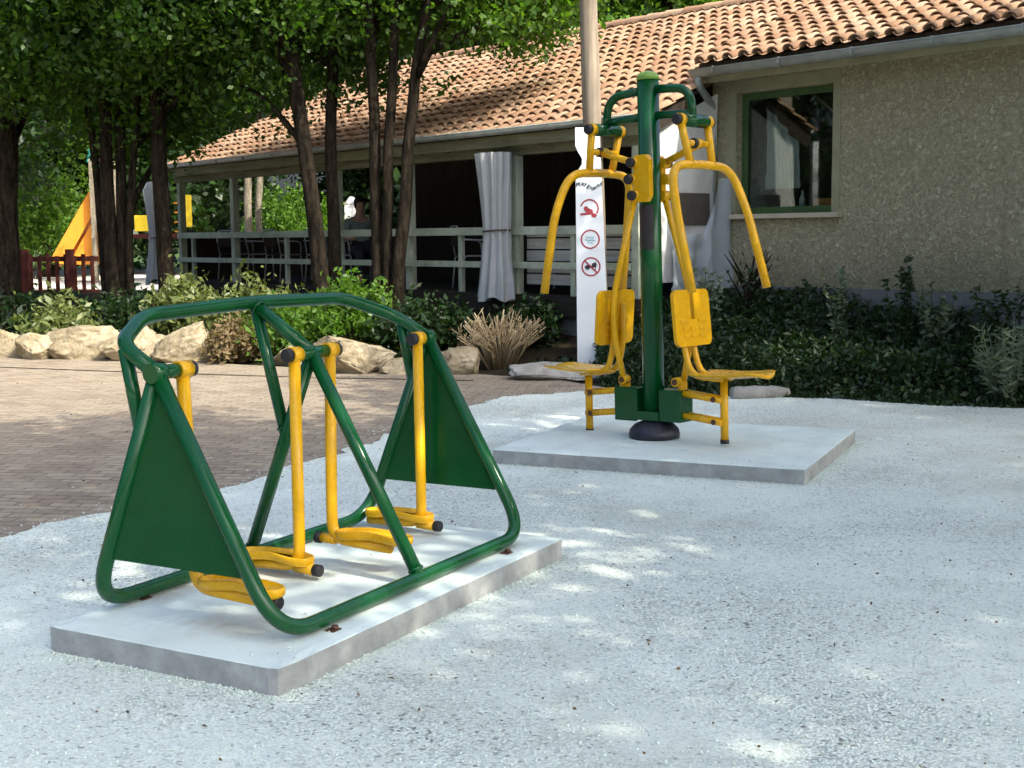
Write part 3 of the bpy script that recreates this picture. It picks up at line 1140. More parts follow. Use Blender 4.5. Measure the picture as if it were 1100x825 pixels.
def press():
    t = thing('seated_press', 'tall green post exercise machine with two yellow seats and hanging handlebars', 'exercise machine', PO, yaw)
    t.rotation_euler = Matrix.Rotation(yaw, 4, 'Z').to_3x3().to_4x4().to_euler()
    t.rotation_mode = 'XYZ'
    t.rotation_euler = (Matrix.Rotation(yaw, 3, 'Z') @ Matrix.Rotation(R(-1.55), 3, 'Y')).to_euler()
    m_ = MB()
    m_.lathe([(0.074, 0.0), (0.074, 2.44)], 28)
    post = m_.build('post', M['green'], t)
    m_ = MB()
    m_.lathe([(0.076, 2.44), (0.076, 2.463), (0.062, 2.485), (0.035, 2.497), (0.0, 2.50)], 28)
    m_.build('post_cap', M['cap_sunlit'], post)
    m_ = MB()
    m_.lathe([(0.175, 0.0), (0.178, 0.03), (0.168, 0.065), (0.135, 0.098), (0.09, 0.118), (0.078, 0.122)], 32)
    m_.build('base_cover', M['navy'], t)
    m_ = MB()
    # dark data sticker wrapped on the post, facing the path
    n = 10
    a0, a1 = R(-130), R(-35)
    vs_ = []
    for z in (1.30, 1.60):
        for k in range(n + 1):
            a = a0 + (a1 - a0) * k / n
            vs_.append((0.0755 * math.cos(a), 0.0755 * math.sin(a), z))
    m_.add(vs_, [(k, k + 1, n + 2 + k, n + 1 + k) for k in range(n)], True)
    m_.build('sticker', M['sticker'], post)
    # gear box: cross bracket carrying the links
    m_ = MB()
    for s in (-1, 1):
        m_.box(s * .095, s * .275, -.075, .075, .125, .345, .008)
    m_.box(-.095, .095, .074, .088, .13, .34)
    m_.box(-.095, .095, -.088, -.074, .13, .19)
    m_.build('gear_bracket', M['green'], t)

    for s in (-1, 1):
        # loop of tube at the top
        m_ = MB()
        m_.tube(fillet([(s * .06, 0, 2.375), (s * .345, 0, 2.355), (s * .365, 0, 2.10)], [0, .14, 0], 9), 0.029, 16)
        m_.tube([(s * .06, 0, 2.20), (s * .365, 0, 2.185)], 0.027, 16)
        m_.build('top_loop', M['green'], t)
        m_ = MB()
        m_.tube([(s * .37, -.135, 2.135), (s * .37, .135, 2.135)], 0.043, 18)
        m_.build('hinge_barrel', M['green'], t)
        # hanger + handlebar (one welded piece)
        m_ = MB()
        HE = .640 if s > 0 else .590      # the left bar hangs a little straighter
        for y in (-1, 1):
            m_.tube([(s * .37, y * .135, 2.135), (s * .37, y * .18, 2.135)], 0.042, 18)
            m_.tube([(s * .372, y * .155, 2.12), (s * .425, y * .125, 1.84)], 0.0265, 14)
        m_.tube([(s * .395, -.145, 1.985), (s * .395, .145, 1.985)], 0.022, 14)
        m_.tube(fillet([(s * HE, -.445, 1.02), (s * .505, -.415, 1.56), (s * .425, -.34, 1.83), (s * .420, 0, 1.85), (s * .425, .34, 1.83), (s * .505, .415, 1.56), (s * HE, .445, 1.02)],
                       [0, .14, .13, .2, .13, .14, 0], 8), 0.029, 18)
        hb = m_.build('handlebar', M['yellow'], t)
        for y in (-1, 1):
            c = MB()
            c.disc((s * .37, y * .18, 2.135), (0, y, 0), 0.035, 0.030, 18, .2)
            c.build('pivot_cap', M['rubber'], hb)
        # rocker lever on the near (left station) or far (right station) face of the post,
        # link to the hanger, rod down to the seat
        m_ = MB()
        poly = [(-.035, 1.62), (.06, 1.62), (.085, 1.66), (.085, 1.90), (.06, 1.935), (-.03, 1.935), (-.045, 1.88), (-.045, 1.66)]
        fl = Matrix(((1, 0, 0, 0), (0, 0, -1, 0), (0, 1, 0, 0), (0, 0, 0, 1)))
        if s > 0:
            fl = Matrix.Rotation(math.pi, 4, 'Z') @ fl
        m_.prism(poly, .078, .125, fl)
        for (w, z) in ((-.035, 1.665), (-.04, 1.885), (-.06, 1.775)):
            m_.tube([(-s * w, s * .150, z), (-s * w, s * .08, z)], 0.036, 18)
        lev = m_.build('rocker_lever', M['yellow'], t)
        for (w, z) in ((-.035, 1.665), (-.04, 1.885), (-.06, 1.775)):
            c = MB()
            c.disc((-s * w, s * .150, z), (0, s, 0), 0.033, 0.03, 18, .2)
            c.build('pivot_cap', M['rubber'], lev)
        m_ = MB()
        m_.tube([(s * .04, s * .115, 1.885), (s * .40, s * .03, 1.985)], 0.024, 14)
        m_.tube([(s * .395, -.03, 1.985), (s * .395, .03, 1.985)], 0.033, 16)
        lk = m_.build('link_arm', M['yellow'], t)
        c = MB()
        c.disc((s * .395, -.03, 1.985), (0, -1, 0), 0.034, 0.03, 18, .2)
        c.build('pivot_cap', M['rubber'], lk)
        # pull rod
        m_ = MB()
        m_.tube(fillet([(s * .035, s * .12, 1.665), (s * .235, s * .12, 1.00), (s * .25, s * .11, .72), (s * .225, s * .04, .40)], [0, .2, .2, 0], 6), 0.0225, 14)
        m_.tube([(s * .225, -.065, .40), (s * .225, .0, .40)], 0.032, 14)
        rd = m_.build('pull_rod', M['yellow'], t)
        c = MB()
        c.disc((s * .225, -.066, .40), (0, -1, 0), 0.020, 0.014, 12, .2)
        c.build('bolt_head', M['bolt'], rd)
        # seat frame: curved tubes, leg, parallel links
        m_ = MB()
        for y in (-.055, .055):
            m_.tube(fillet([(s * .295, y, .93), (s * .30, y, .62), (s * .36, y, .445), (s * .60, y, .435)], [0, .12, .12, 0], 8), 0.021, 14)
        m_.tube([(s * .575, 0, .435), (s * .575, 0, .012)], 0.0265, 16)
        sf = m_.build('seat_frame', M['yellow'], t)
        c = MB()
        c.lathe([(0.030, 0.0), (0.030, 0.026)], 16, Matrix.Translation((s * .575, 0, 0)))
        c.build('foot_cap', M['rubber'], sf)
        for z0, z1 in ((.325, .290), (.175, .140)):
            m_ = MB()
            m_.tube([(s * .24, -.03, z0), (s * .575, -.03, z1)], 0.022, 14)
            m_.tube([(s * .24, .03, z0), (s * .575, .03, z1)], 0.022, 14)
            lo = m_.build('parallel_link', M['yellow'], t)
            c = MB()
            c.disc((s * .525, -.052, z1 + .005), (0, -1, 0), 0.019, 0.012, 12, .2)
            c.build('bolt_head', M['bolt'], lo)
        m_ = MB()
        m_.box(s * .228, s * .262, -.034, .034, .16, .40, .006)
        m_.build('link_bracket', M['yellow'], sf)

        # backrest: rounded plate with a slot cut in from the top
        def rrect(w, h, rad, slot):
            out = []
            for cx, cy, a_ in ((w - rad, -h + rad, -90), (w - rad, h - rad, 0)):
                for k in range(7):
                    a = R(a_ + 90 * k / 6)
                    out.append((cx + rad * math.cos(a), cy + rad * math.sin(a)))
            if slot:
                out += [(slot, h), (slot, h - .20), (-slot, h - .20), (-slot, h)]
            for cx, cy, a_ in ((-w + rad, h - rad, 90), (-w + rad, -h + rad, 180)):
                for k in range(7):
                    a = R(a_ + 90 * k / 6)
                    out.append((cx + rad * math.cos(a), cy + rad * math.sin(a)))
            return out

        tilt = Matrix.Rotation(R(-5 * s), 4, 'Y')
        q = Matrix.Translation((s * .325, 0, .835)) @ tilt @ Matrix(((0, 0, s, 0), (1 if s > 0 else -1, 0, 0, 0), (0, 1, 0, 0), (0, 0, 0, 1)))
        m_ = MB()
        poly = rrect(.205, .19, .05, .021)
        m_.prism(poly, -.013, .013, q)
        # pressed relief on both faces
        for zf, dz in ((.013, .006), (-.013, -.006)):
            for yy in (-.12, -.07, -.02):
                for xx in (-.105, .105) if yy > -.05 else (-.09, 0, .09):
                    hw = .05 if yy > -.05 else .036
                    m_.box(xx - hw, xx + hw, yy - .012, yy + .012, min(zf, zf + dz), max(zf, zf + dz), .003, q)
        bo = m_.build('backrest', M['yellow'], t)
        bv = bo.modifiers.new('bevel', 'BEVEL')
        bv.width = 0.006
        bv.segments = 2
        bv.limit_method = 'ANGLE'
        bv.angle_limit = R(50)
        # seat pan, slightly dished, nose rounded
        m_ = MB()
        N1, N2 = 16, 12
        vs_, fs = [], []
        for layer in (0, 1):
            for i in range(N1 + 1):
                u = i / N1
                for j in range(N2 + 1):
                    v = j / N2 * 2 - 1
                    hw = .195 * (1 - .25 * u ** 3) * min(1, .72 + u * 2.5) * (1 - 0.55 * max(0, (u - .88) / .12) ** 2)
                    px = .375 + .545 * u
                    z = .462 + .022 * u * u + .016 * v * v - .01 * math.sin(math.pi * u) - .02 * max(0, (u - .85) / .15) ** 2
                    if layer == 0:
                        z -= .022 * (1 - abs(v) ** 4 * .6)
                    vs_.append((s * px, v * hw, z))
        K = N2 + 1
        S = (N1 + 1) * K
        for i in range(N1):
            for j in range(N2):
                a = i * K + j
                fs.append((a, a + 1, a + K + 1, a + K))
                fs.append((S + a, S + a + K, S + a + K + 1, S + a + 1))
        for i in range(N1):
            a, b = i * K, (i + 1) * K
            fs.append((a, b, S + b, S + a))
            a, b = i * K + N2, (i + 1) * K + N2
            fs.append((b, a, S + a, S + b))
        for j in range(N2):
            fs.append((j + 1, j, S + j, S + j + 1))
            a = N1 * K + j
            fs.append((a, a + 1, S + a + 1, S + a))
        m_.add(vs_, fs, True)
        m_.build('seat', M['yellow'], t)
    return t


press()

# ------------------------------------------------------------------ rocks


def rock(name, px, py_base, wpx, hpx, label, group, mat='rock', depth_scale=0.8, seed=0, flat=1.0, rot=0.0, dd=0.0):
    g = on_ground(px, py_base)
    d = g.y + dd
    c = at(px, py_base, d)
    sc = d / FPX
    w, h = wpx * sc * 1.06, hpx * sc * .88
    bm = bmesh.new()
    bmesh.ops.create_icosphere(bm, subdivisions=5, radius=1)
    rr = random.Random(seed)
    off = Vector((seed * 3.1, seed * 1.7, seed * .9))
    planes = [(Vector((rr.gauss(0, 1), rr.gauss(0, 1), rr.gauss(0, .8))).normalized(), rr.uniform(.50, .80)) for _ in range(13)]
    for v in bm.verts:
        p = v.co.copy()
        k = 1 + .28 * noise.noise(p * 1.2 + off)
        p *= k
        for nrm, q in planes:
            dd_ = p.dot(nrm)
            if dd_ > q:
                p -= nrm * (dd_ - q) * .93
        p *= 1 + .09 * noise.noise(v.co * 2.6 + off) - .10 * abs(noise.noise(v.co * 3.7 + off)) + .05 * noise.noise(v.co * 8 + off) + .03 * noise.noise(v.co * 17 + off)
        v.co = Vector((p.x * w * .70, p.y * w * .6 * depth_scale, p.z * h * .86))
    m_ = MB()
    m_.bm(bm, True, Matrix.Rotation(rot, 4, 'Z'))
    z0 = hz(c.x, c.y)
    o = m_.build(name, M[mat], None, (c.x, c.y + w * .2, max(0, z0) + h * .34))
    return tag(o, label, 'rock', group)


G_R = 'boulders edging the planting bed'
rock('boulder', 6, 384, 36, 30, 'pale boulder at the far left end of the row', G_R, seed=1)
rock('boulder', 40, 386, 42, 26, 'low cream boulder with a grey broken face beside the leftmost boulder', G_R, seed=2)
rock('boulder', 90, 386, 76, 38, 'broad bright cream boulder with flat sloping top left of the walker', G_R, seed=3)
rock('boulder', 136, 388, 56, 42, 'brownish boulder just left of the walker handrail corner', G_R, seed=4)
rock('boulder', 166, 389, 40, 32, 'small cream boulder seen inside the bend of the walker handrail', G_R, seed=5, dd=.4)
rock('boulder', 196, 390, 66, 46, 'large pale boulder with a dark underside behind the walker handrail', G_R, seed=6)
rock('boulder', 376, 401, 72, 44, 'square cream boulder between the middle and right walker arms', G_R, seed=8)
rock('boulder', 428, 402, 36, 24, 'small pale boulder left of the right walker panel', G_R, seed=9)
rock('boulder', 497, 402, 44, 29, 'rounded grey and yellow boulder at the foot of the dry bush', G_R, seed=10)
rock('boulder', 592, 409, 96, 18, 'long low grey boulder in the shade left of the press seat', G_R, 'greyrock', .6, seed=12)
rock('boulder', 655, 412, 50, 18, 'flat grey boulder seen under the left press seat', G_R, 'greyrock', .6, seed=13, dd=.2)
rock('boulder', 318, 393, 44, 22, 'low cream boulder behind the middle walker frame', G_R, seed=14)


def log():
    g = on_ground(788, 431)
    h2 = on_ground(850, 429)
    m_ = MB()
    d = (h2 - g)
    pts = [g + d * (k / 10) + Vector((0, .1, .055 + .004 * math.sin(k * 2))) for k in range(11)]
    rs = [.06, .068, .07, .068, .069, .067, .066, .064, .06, .05, .035]
    m_.tube([p - pts[0] for p in pts], rs, 14)
    tag(m_.build('log', M['greyrock'], None, pts[0]), 'short grey log lying on the gravel edge right of the press', 'log')


log()

# ------------------------------------------------------------------ house and terrace
HK = 0.848
_n = math.hypot(HK, 1)
HXv = Vector((HK / _n, -1 / _n, 0))
HYv = Vector((1 / _n, HK / _n, 0))
HO = at(760, 255, 15.4)
HO.z = 0
HROT = math.atan2(HXv.y, HXv.x)


def hw(x, y, z=0):
    return HO + HXv * x + HYv * y + Vector((0, 0, z))


RSL = 0.45                       # roof slope
EZ, ET = 2.87, -1.15


def roof_z(tt, house_part=False):
    if house_part:
        return 3.44 + (4.80 - 3.44) / 3.46 * (tt + .46)
    return EZ + RSL * (tt - ET)


XL, XR = -11.4, 9.0              # roof ends
RT_T = 3.0                       # ridge line


def house():
    h = thing('house', 'long low rendered house with clay tiled roof, green window and open timber terrace', 'house', HO, HROT)
    m_ = MB()
    th = .25
    wt = 3.38
    m_.box(.06, .42, 0, th, .3, wt)
    m_.box(1.74, XR - .3, 0, th, .3, wt)
    m_.box(.42, 1.74, 0, th, .3, 1.73)
    m_.box(.42, 1.74, 0, th, 3.10, wt)
    # side and rear walls, gable shaped
    yz = Matrix(((0, 0, 1, 0), (1, 0, 0, 0), (0, 1, 0, 0), (0, 0, 0, 1)))
    gab = [(th, .3), (6, .3), (6, wt), (3, roof_z(3) - .12), (th, wt + .08)]
    m_.prism(gab, .06, .31, yz)
    m_.prism(gab, XR - .55, XR - .3, yz)
    m_.box(.31, XR - .55, 5.75, 6, .3, wt)
    m_.build('wall', M['stucco'], h)
    m_ = MB()
    m_.box(.06, XR - .3, -.03, -.002, 0.2, .93)
    m_.build('plinth', M['cement'], h)
    m_ = MB()
    m_.box(.31, XR - .55, th, 5.75, .55, .62)
    m_.build('floor', M['deck'], h)
    # smooth surround
    m_ = MB()
    m_.box(.28, .418, -.007, -.001, 1.76, 3.24)
    m_.box(1.742, 1.84, -.007, -.001, 1.76, 3.24)
    m_.box(.418, 1.742, -.007, -.001, 3.102, 3.24)
    m_.build('window_surround', M['surround'], h)
    # window
    m_ = MB()
    f = .075
    y0, y1 = .10, .16
    m_.box(.42, .42 + f, y0, y1, 1.74, 3.098, .004)
    m_.box(1.74 - f, 1.738, y0, y1, 1.74, 3.098, .004)
    m_.box(.42 + f, 1.74 - f, y0, y1, 1.74, 1.74 + f, .004)
    m_.box(.42 + f, 1.74 - f, y0, y1, 3.098 - f, 3.098, .004)
    w = m_.build('window', M['frame_green'], h)
    m_ = MB()
    m_.box(.42 + f, 1.74 - f, .128, .132, 1.74 + f, 3.098 - f)
    m_.build('pane', M['glass'], w)
    m_ = MB()
    m_.box(.25, 1.88, -.09, .095, 1.685, 1.738, .006)
    m_.build('sill', M['sillstone'], w)

    # ---- roof
    def slab_roof(name, x0, x1, t0, t1, mat, hp=False):
        m2 = MB()
        vs_ = []
        for dz in (-.10, -.045):
            for x, tt in ((x0, t0), (x1, t0), (x1, t1), (x0, t1)):
                zz = roof_z(tt, hp) if tt <= RT_T else roof_z(2 * RT_T - tt)
                vs_.append((x, tt, zz + dz))
        m2.add(vs_, [(3, 2, 1, 0), (4, 5, 6, 7), (0, 1, 5, 4), (1, 2, 6, 5), (2, 3, 7, 6), (3, 0, 4, 7)], False)
        return m2.build(name, mat, h)

    slab_roof('roof_deck', XL, .20, -1.30, RT_T, M['under'])
    slab_roof('roof_deck', .202, XR, -.40, RT_T, M['under'], True)
    slab_roof('roof_deck', XL, XR, RT_T, 6.5, M['under'])
    # canal tiles : channel strips below, barrel tiles above, each its own island
    def tile_field(x0, x1, t0, hp=False):
        Vv, Ff = [], []
        per, cour = .206, .262
        cs = math.sqrt(1 + RSL * RSL)
        length = (RT_T - t0) * cs
        nr = int(length / cour) + 1
        nc = int((x1 - x0) / per)
        rnd = random.Random(5)

        def pt(x, d, lift):
            tt = t0 + d / cs
            z = roof_z(min(tt, RT_T), hp) - .045
            nx, nz = -RSL / cs, 1 / cs
            return (x, tt + lift * nx, z + lift * nz)

        for c in range(nc + 1):
            xc = x0 + .10 + c * per
            for r_ in range(nr):
                d0 = r_ * cour - .03 + rnd.uniform(-.012, .012)
                d1 = min(d0 + cour + .06, length + .02)
                jx = rnd.uniform(-.010, .010)
                jz = rnd.uniform(-.006, .008)
                ra, rb = .078, .061
                nseg = 8
                o = len(Vv)
                for (d, rad, lift) in ((d0, ra, .048 + jz), (d1, rb, .022 + jz)):
                    for rr in (rad, rad - .016):
                        for k in range(nseg + 1):
                            a = math.pi * k / nseg
                            Vv.append(pt(xc + jx + rr * math.cos(a), d, lift + rr * .82 * math.sin(a)))
                w_ = nseg + 1
                for k in range(nseg):
                    Ff.append((o + k, o + k + 1, o + 2 * w_ + k + 1, o + 2 * w_ + k))            # outer
                    Ff.append((o + w_ + k + 1, o + w_ + k, o + 3 * w_ + k, o + 3 * w_ + k + 1))  # inner
                    Ff.append((o + k + 1, o + k, o + w_ + k, o + w_ + k + 1))                    # lower lip
                # channel tile between this barrel and the next
                if c < nc:
                    o = len(Vv)
                    xm = xc + per / 2
                    for (d, lift) in ((d0 - .02, .030), (d1, .008)):
                        for k in range(6):
                            a = math.pi * k / 5
                            Vv.append(pt(xm - .070 * math.cos(a), d, lift + .045 - .045 * math.sin(a)))
                    for k in range(5):
                        Ff.append((o + k, o + k + 1, o + 6 + k + 1, o + 6 + k))
        m2 = MB()
        m2.v, m2.f, m2.s = Vv, Ff, [True] * len(Ff)
        return m2

    a = tile_field(XL, .20, -1.36)
    a.build('roof', M['tile'], h)
    a = tile_field(.20, XR, -.46, True)
    a.build('roof', M['tile'], h)
    # ridge caps
    m_ = MB()
    x = XL
    k = 0
    while x < XR:
        vs_, fs = [], []
        for (xx, rr) in ((x, .125), (x + .42, .105)):
            for j in range(9):
                an = math.pi * j / 8
                vs_.append((xx, RT_T + rr * math.cos(an), roof_z(RT_T) + .0 + rr * .9 * math.sin(an)))
        for j in range(8):
            fs.append((j, j + 1, 9 + j + 1, 9 + j))
        m_.add(vs_, fs, True)
        x += .38
        k += 1
    m_.build('ridge_cap', M['tile'], h)
    # rear slope covered by the same clay
    slab_back = MB()
    vs_ = []
    for dz in (-.04, .05):
        for xx, tt in ((XL, RT_T), (XR, RT_T), (XR, 6.5), (XL, 6.5)):
            vs_.append((xx, tt, roof_z(2 * RT_T - tt) + dz))
    slab_back.add(vs_, [(3, 2, 1, 0), (4, 5, 6, 7), (0, 1, 5, 4), (1, 2, 6, 5), (2, 3, 7, 6), (3, 0, 4, 7)], False)
    slab_back.build('rear_roof', M['tile'], h)

    # ---- gutters
    def gutter(x0, x1, tt, z, rad):
        m2 = MB()
        n, w_ = 9, 10
        vs_, fs = [], []
        for xx in (x0, x1):
            for rr in (rad, rad - .006):
                for j in range(n + 1):
                    an = math.pi + math.pi * j / n
                    vs_.append((xx, tt + rr * math.cos(an), z + rr * math.sin(an)))
        w_ = n + 1
        for j in range(n):
            fs.append((j + 1, j, 2 * w_ + j, 2 * w_ + j + 1))
            fs.append((w_ + j, w_ + j + 1, 3 * w_ + j + 1, 3 * w_ + j))
            fs.append((j, j + 1, w_ + j + 1, w_ + j))
            fs.append((2 * w_ + j + 1, 2 * w_ + j, 3 * w_ + j, 3 * w_ + j + 1))
        m2.add(vs_, fs, True)
        m2.tube([(x0, tt - rad, z + .004), (x1, tt - rad, z + .004)], .009, 8)
        xx = x0 + .35
        while xx < x1:
            m2.box(xx - .012, xx + .012, tt - rad - .006, tt - rad + .004, z - .045, z + .02)
            m2.tube([(xx, tt + rad * math.cos(math.pi + math.pi * j / 8) * 1.03, z + rad * 1.03 * math.sin(math.pi + math.pi * j / 8)) for j in range(9)], .006, 6)
            xx += .9
        return m2.build('gutter', M['zinc'], h)

    gutter(.22, XR, -.52, 3.33, .078)
    gutter(XL, .20, -1.42, 2.80, .060)
    m_ = MB()
    m_.tube(fillet([(.30, -.52, 3.27), (.30, -.52, 3.17), (.12, -.06, 2.98), (.12, -.06, .35)], [0, .08, .1, 0], 6), .042, 14)
    m_.build('downpipe', M['zinc'], h)
    # eave soffit board of the house
    m_ = MB()
    m_.box(.21, XR, -.40, -.375, 3.20, 3.352)
    m_.build('fascia', M['surround'], h)
    # ---- terrace
    m_ = MB()
    m_.box(XL + .05, .10, -1.20, -1.08, 2.50, 2.745, .006)
    m_.build('eave_beam', M['beam'], h)
    m_ = MB()
    m_.box(XL + .02, .19, -1.345, -1.318, 2.60, 2.735, .003)
    m_.build('fascia', M['beam'], h)
    m_ = MB()
    m_.box(XL + .05, .05, -1.24, 5.9, .55, .80)
    m_.build('terrace_floor', M['deck'], h)
    m_ = MB()
    m_.box(XL + .10, .05, -1.16, -1.04, 0.2, .55)
    m_.build('terrace_base', M['cement'], h)
    for x in (-11.2, -9.28, -6.15, -4.35, -2.10, -.02):
        m_ = MB()
        m_.box(x - .055, x + .055, -1.195, -1.085, .80, 2.50, .005)
        m_.build('terrace_post', M['sage'], h)
    for z0, z1 in ((1.53, 1.63), (1.12, 1.20)):
        m_ = MB()
        m_.box(XL + .15, -.08, -1.225, -1.197, z0, z1, .004)
        m_.build('terrace_rail', M['sage'], h)
    for x in (-10.75, -7.60, -5.2, -3.20, -1.05):
        m_ = MB()
        m_.box(x - .035, x + .035, -1.19, -1.13, .80, 1.62, .004)
        m_.build('rail_post', M['sage'], h)
    m_ = MB()
    m_.box(XL + .06, XL + .13, -1.02, 5.55, .80, 1.60)
    m_.build('end_wall', M['darkwood'], h)
    # grey boards behind the right hand bay
    for i in range(5):
        m_ = MB()
        z = .92 + i * .145
        m_.box(-2.02, .02, -1.06 + .006 * (i % 2), -1.03 + .006 * (i % 2), z, z + .128, .004)
        m_.build('infill_board', M['board'], h)
    # dark back wall of the terrace, widened to darken the view; rear posts, rafters
    m_ = MB()
    m_.box(-8.1, .055, 1.6, 1.72, .80, roof_z(1.6) - .13)
    m_.build('back_wall', M['darkwood'], h)
    for x in (-11.2, -8.3, -5.46):
        m_ = MB()
        m_.box(x - .05, x + .05, 5.6, 5.7, .80, 3.0)
        m_.build('rear_post', M['darkwood'], h)
    m_ = MB()
    m_.box(XL + .05, -5.4, 5.60, 5.70, .80, 1.62)  # low wall added only to darken the view through the terrace
    m_.build('added_rear_wall', M['darkwood'], h)
    m_ = MB()
    m_.box(XL + .05, -5.4, 5.58, 5.72, 3.0, 3.22)
    m_.build('rear_beam', M['darkwood'], h)
    m_ = MB()
    x = XL + .3
    while x < .1:
        vs_ = []
        for dz in (-.22, -.102):
            for xx, tt in ((x - .03, -1.28), (x + .03, -1.28), (x + .03, 2.98), (x - .03, 2.98)):
                vs_.append((xx, tt, roof_z(tt) + dz))
        m_.add(vs_, [(3, 2, 1, 0), (4, 5, 6, 7), (0, 1, 5, 4), (1, 2, 6, 5), (2, 3, 7, 6), (3, 0, 4, 7)], False)
        x += .6
    m_.build('rafters', M['under'], h)
    # barge board on the step of the roof, above the tarp
    m_ = MB()
    vs_ = []
    for dz in (-.24, -.03):
        for xx, tt in ((.202, -1.36), (.235, -1.36), (.235, -.52), (.202, -.52)):
            vs_.append((xx, tt, roof_z(tt) + dz))
    m_.add(vs_, [(3, 2, 1, 0), (4, 5, 6, 7), (0, 1, 5, 4), (1, 2, 6, 5), (2, 3, 7, 6), (3, 0, 4, 7)], False)
    m_.build('barge_board', M['darkwood'], h)
    return h


house()


def wrinkled_sheet(fn, nu, nv):
    m_ = MB()
    vs_ = [fn(i / nu, j / nv) for j in range(nv + 1) for i in range(nu + 1)]
    fs = [(j * (nu + 1) + i, j * (nu + 1) + i + 1, (j + 1) * (nu + 1) + i + 1, (j + 1) * (nu + 1) + i) for j in range(nv) for i in range(nu)]
    m_.add(vs_, fs, True)
    return m_


def local_in_house(o, x, y, z):
    o.location = hw(x, y, z)
    o.rotation_euler.z = HROT


# white tarpaulin closing the end of the terrace
def tarp():
    def fn(u, v):
        tt = -1.12 + u * 1.08
        top = roof_z(tt) - .25
        z = .98 + v * (top - .98)
        return (.03 * math.sin(u * 9 + v * 4) * (1 - .5 * v) + .02 * noise.noise((u * 4, v * 5, 1)), tt, z)
    m_ = wrinkled_sheet(fn, 26, 40)
    o = m_.build('tarpaulin', M['tarp'])
    local_in_house(o, .17, 0, 0)
    tag(o, 'white tarpaulin closing the terrace end beside the house corner', 'tarpaulin')
    for (t0, t1, z0, z1) in ((-.80, -.22, 1.62, 1.98), (-.80, -.30, 1.05, 1.50)):
        def f2(u, v):
            return (.05 + .006 * math.sin(u * 7 + v * 3), t0 + u * (t1 - t0), z0 + v * (z1 - z0))
        p = wrinkled_sheet(f2, 8, 8).build('vinyl_window', M['vinyl_dark'], o)


tarp()


def vinyl():
    def fn(u, v):
        tt = -1.02 + u * 1.12
        z = .90 + v * 1.25
        if u < .72:
            z = .90 + v * (.62 + .6 * max(0, (u - .5) / .22))
        return (.05 * math.sin(u * 22 + 2 * math.sin(v * 3)) * (.4 + .6 * (1 - v)) + .03 * noise.noise((u * 5, v * 5, 3)), tt, z)
    o = wrinkled_sheet(fn, 44, 20).build('plastic_sheet', M['vinyl'])
    local_in_house(o, .36, 0, 0)
    tag(o, 'translucent bluish plastic sheet hanging against the house corner', 'plastic sheet')


vinyl()


def curtain(x, tt, z0, z1, wtop, wmid, wbot, tie, label):
    n, k = 72, 30
    vs_, fs = [], []
    for j in range(k + 1):
        v = j / k
        z = z1 + (z0 - z1) * v
        if v < tie:
            w_ = wtop + (wmid - wtop) * (v / tie) ** .8
        else:
            w_ = wmid + (wbot - wmid) * ((v - tie) / (1 - tie)) ** 1.1
        for i in range(n):
            a = 2 * math.pi * i / n
            fold = 1 + .16 * math.sin(a * 9 + 1.5 * math.sin(v * 3 + a)) + .06 * math.sin(a * 17 + v * 5)
            rx, ry = w_ * .5 * fold, w_ * .30 * fold
            vs_.append((rx * math.cos(a) + .05 * math.sin(v * 2.5), ry * math.sin(a), z + (.03 * math.sin(a * 4) if j == k else 0)))
    for j in range(k):
        for i in range(n):
            i2 = (i + 1) % n
            fs.append((j * n + i2, j * n + i, (j + 1) * n + i, (j + 1) * n + i2))
    t = thing('terrace_curtain', label, 'curtain', hw(x, tt, 0), HROT, 'tied curtains hanging on the terrace')
    m_ = MB()
    m_.add(vs_, fs, True)
    m_.build('cloth', M['curtain'], t)
    m_ = MB()
    zz = z1 + (z0 - z1) * tie
    m_.tube([(wmid * .56 * math.cos(a * .3927) + .05 * math.sin(tie * 2.5), wmid * .36 * math.sin(a * .3927), zz + .01 * math.cos(a * .39)) for a in range(16)], .012, 8, closed=True)
    m_.build('tie_band', M['vinyl_dark'], t)


curtain(-2.24, -1.40, .74, 2.53, .50, .38, .54, .53, 'grey tied curtain hanging in front of the terrace left of the totem sign')
curtain(-11.75, -1.36, .74, 2.53, .60, .42, .62, .55, 'grey tied curtain hanging at the far left corner of the terrace')


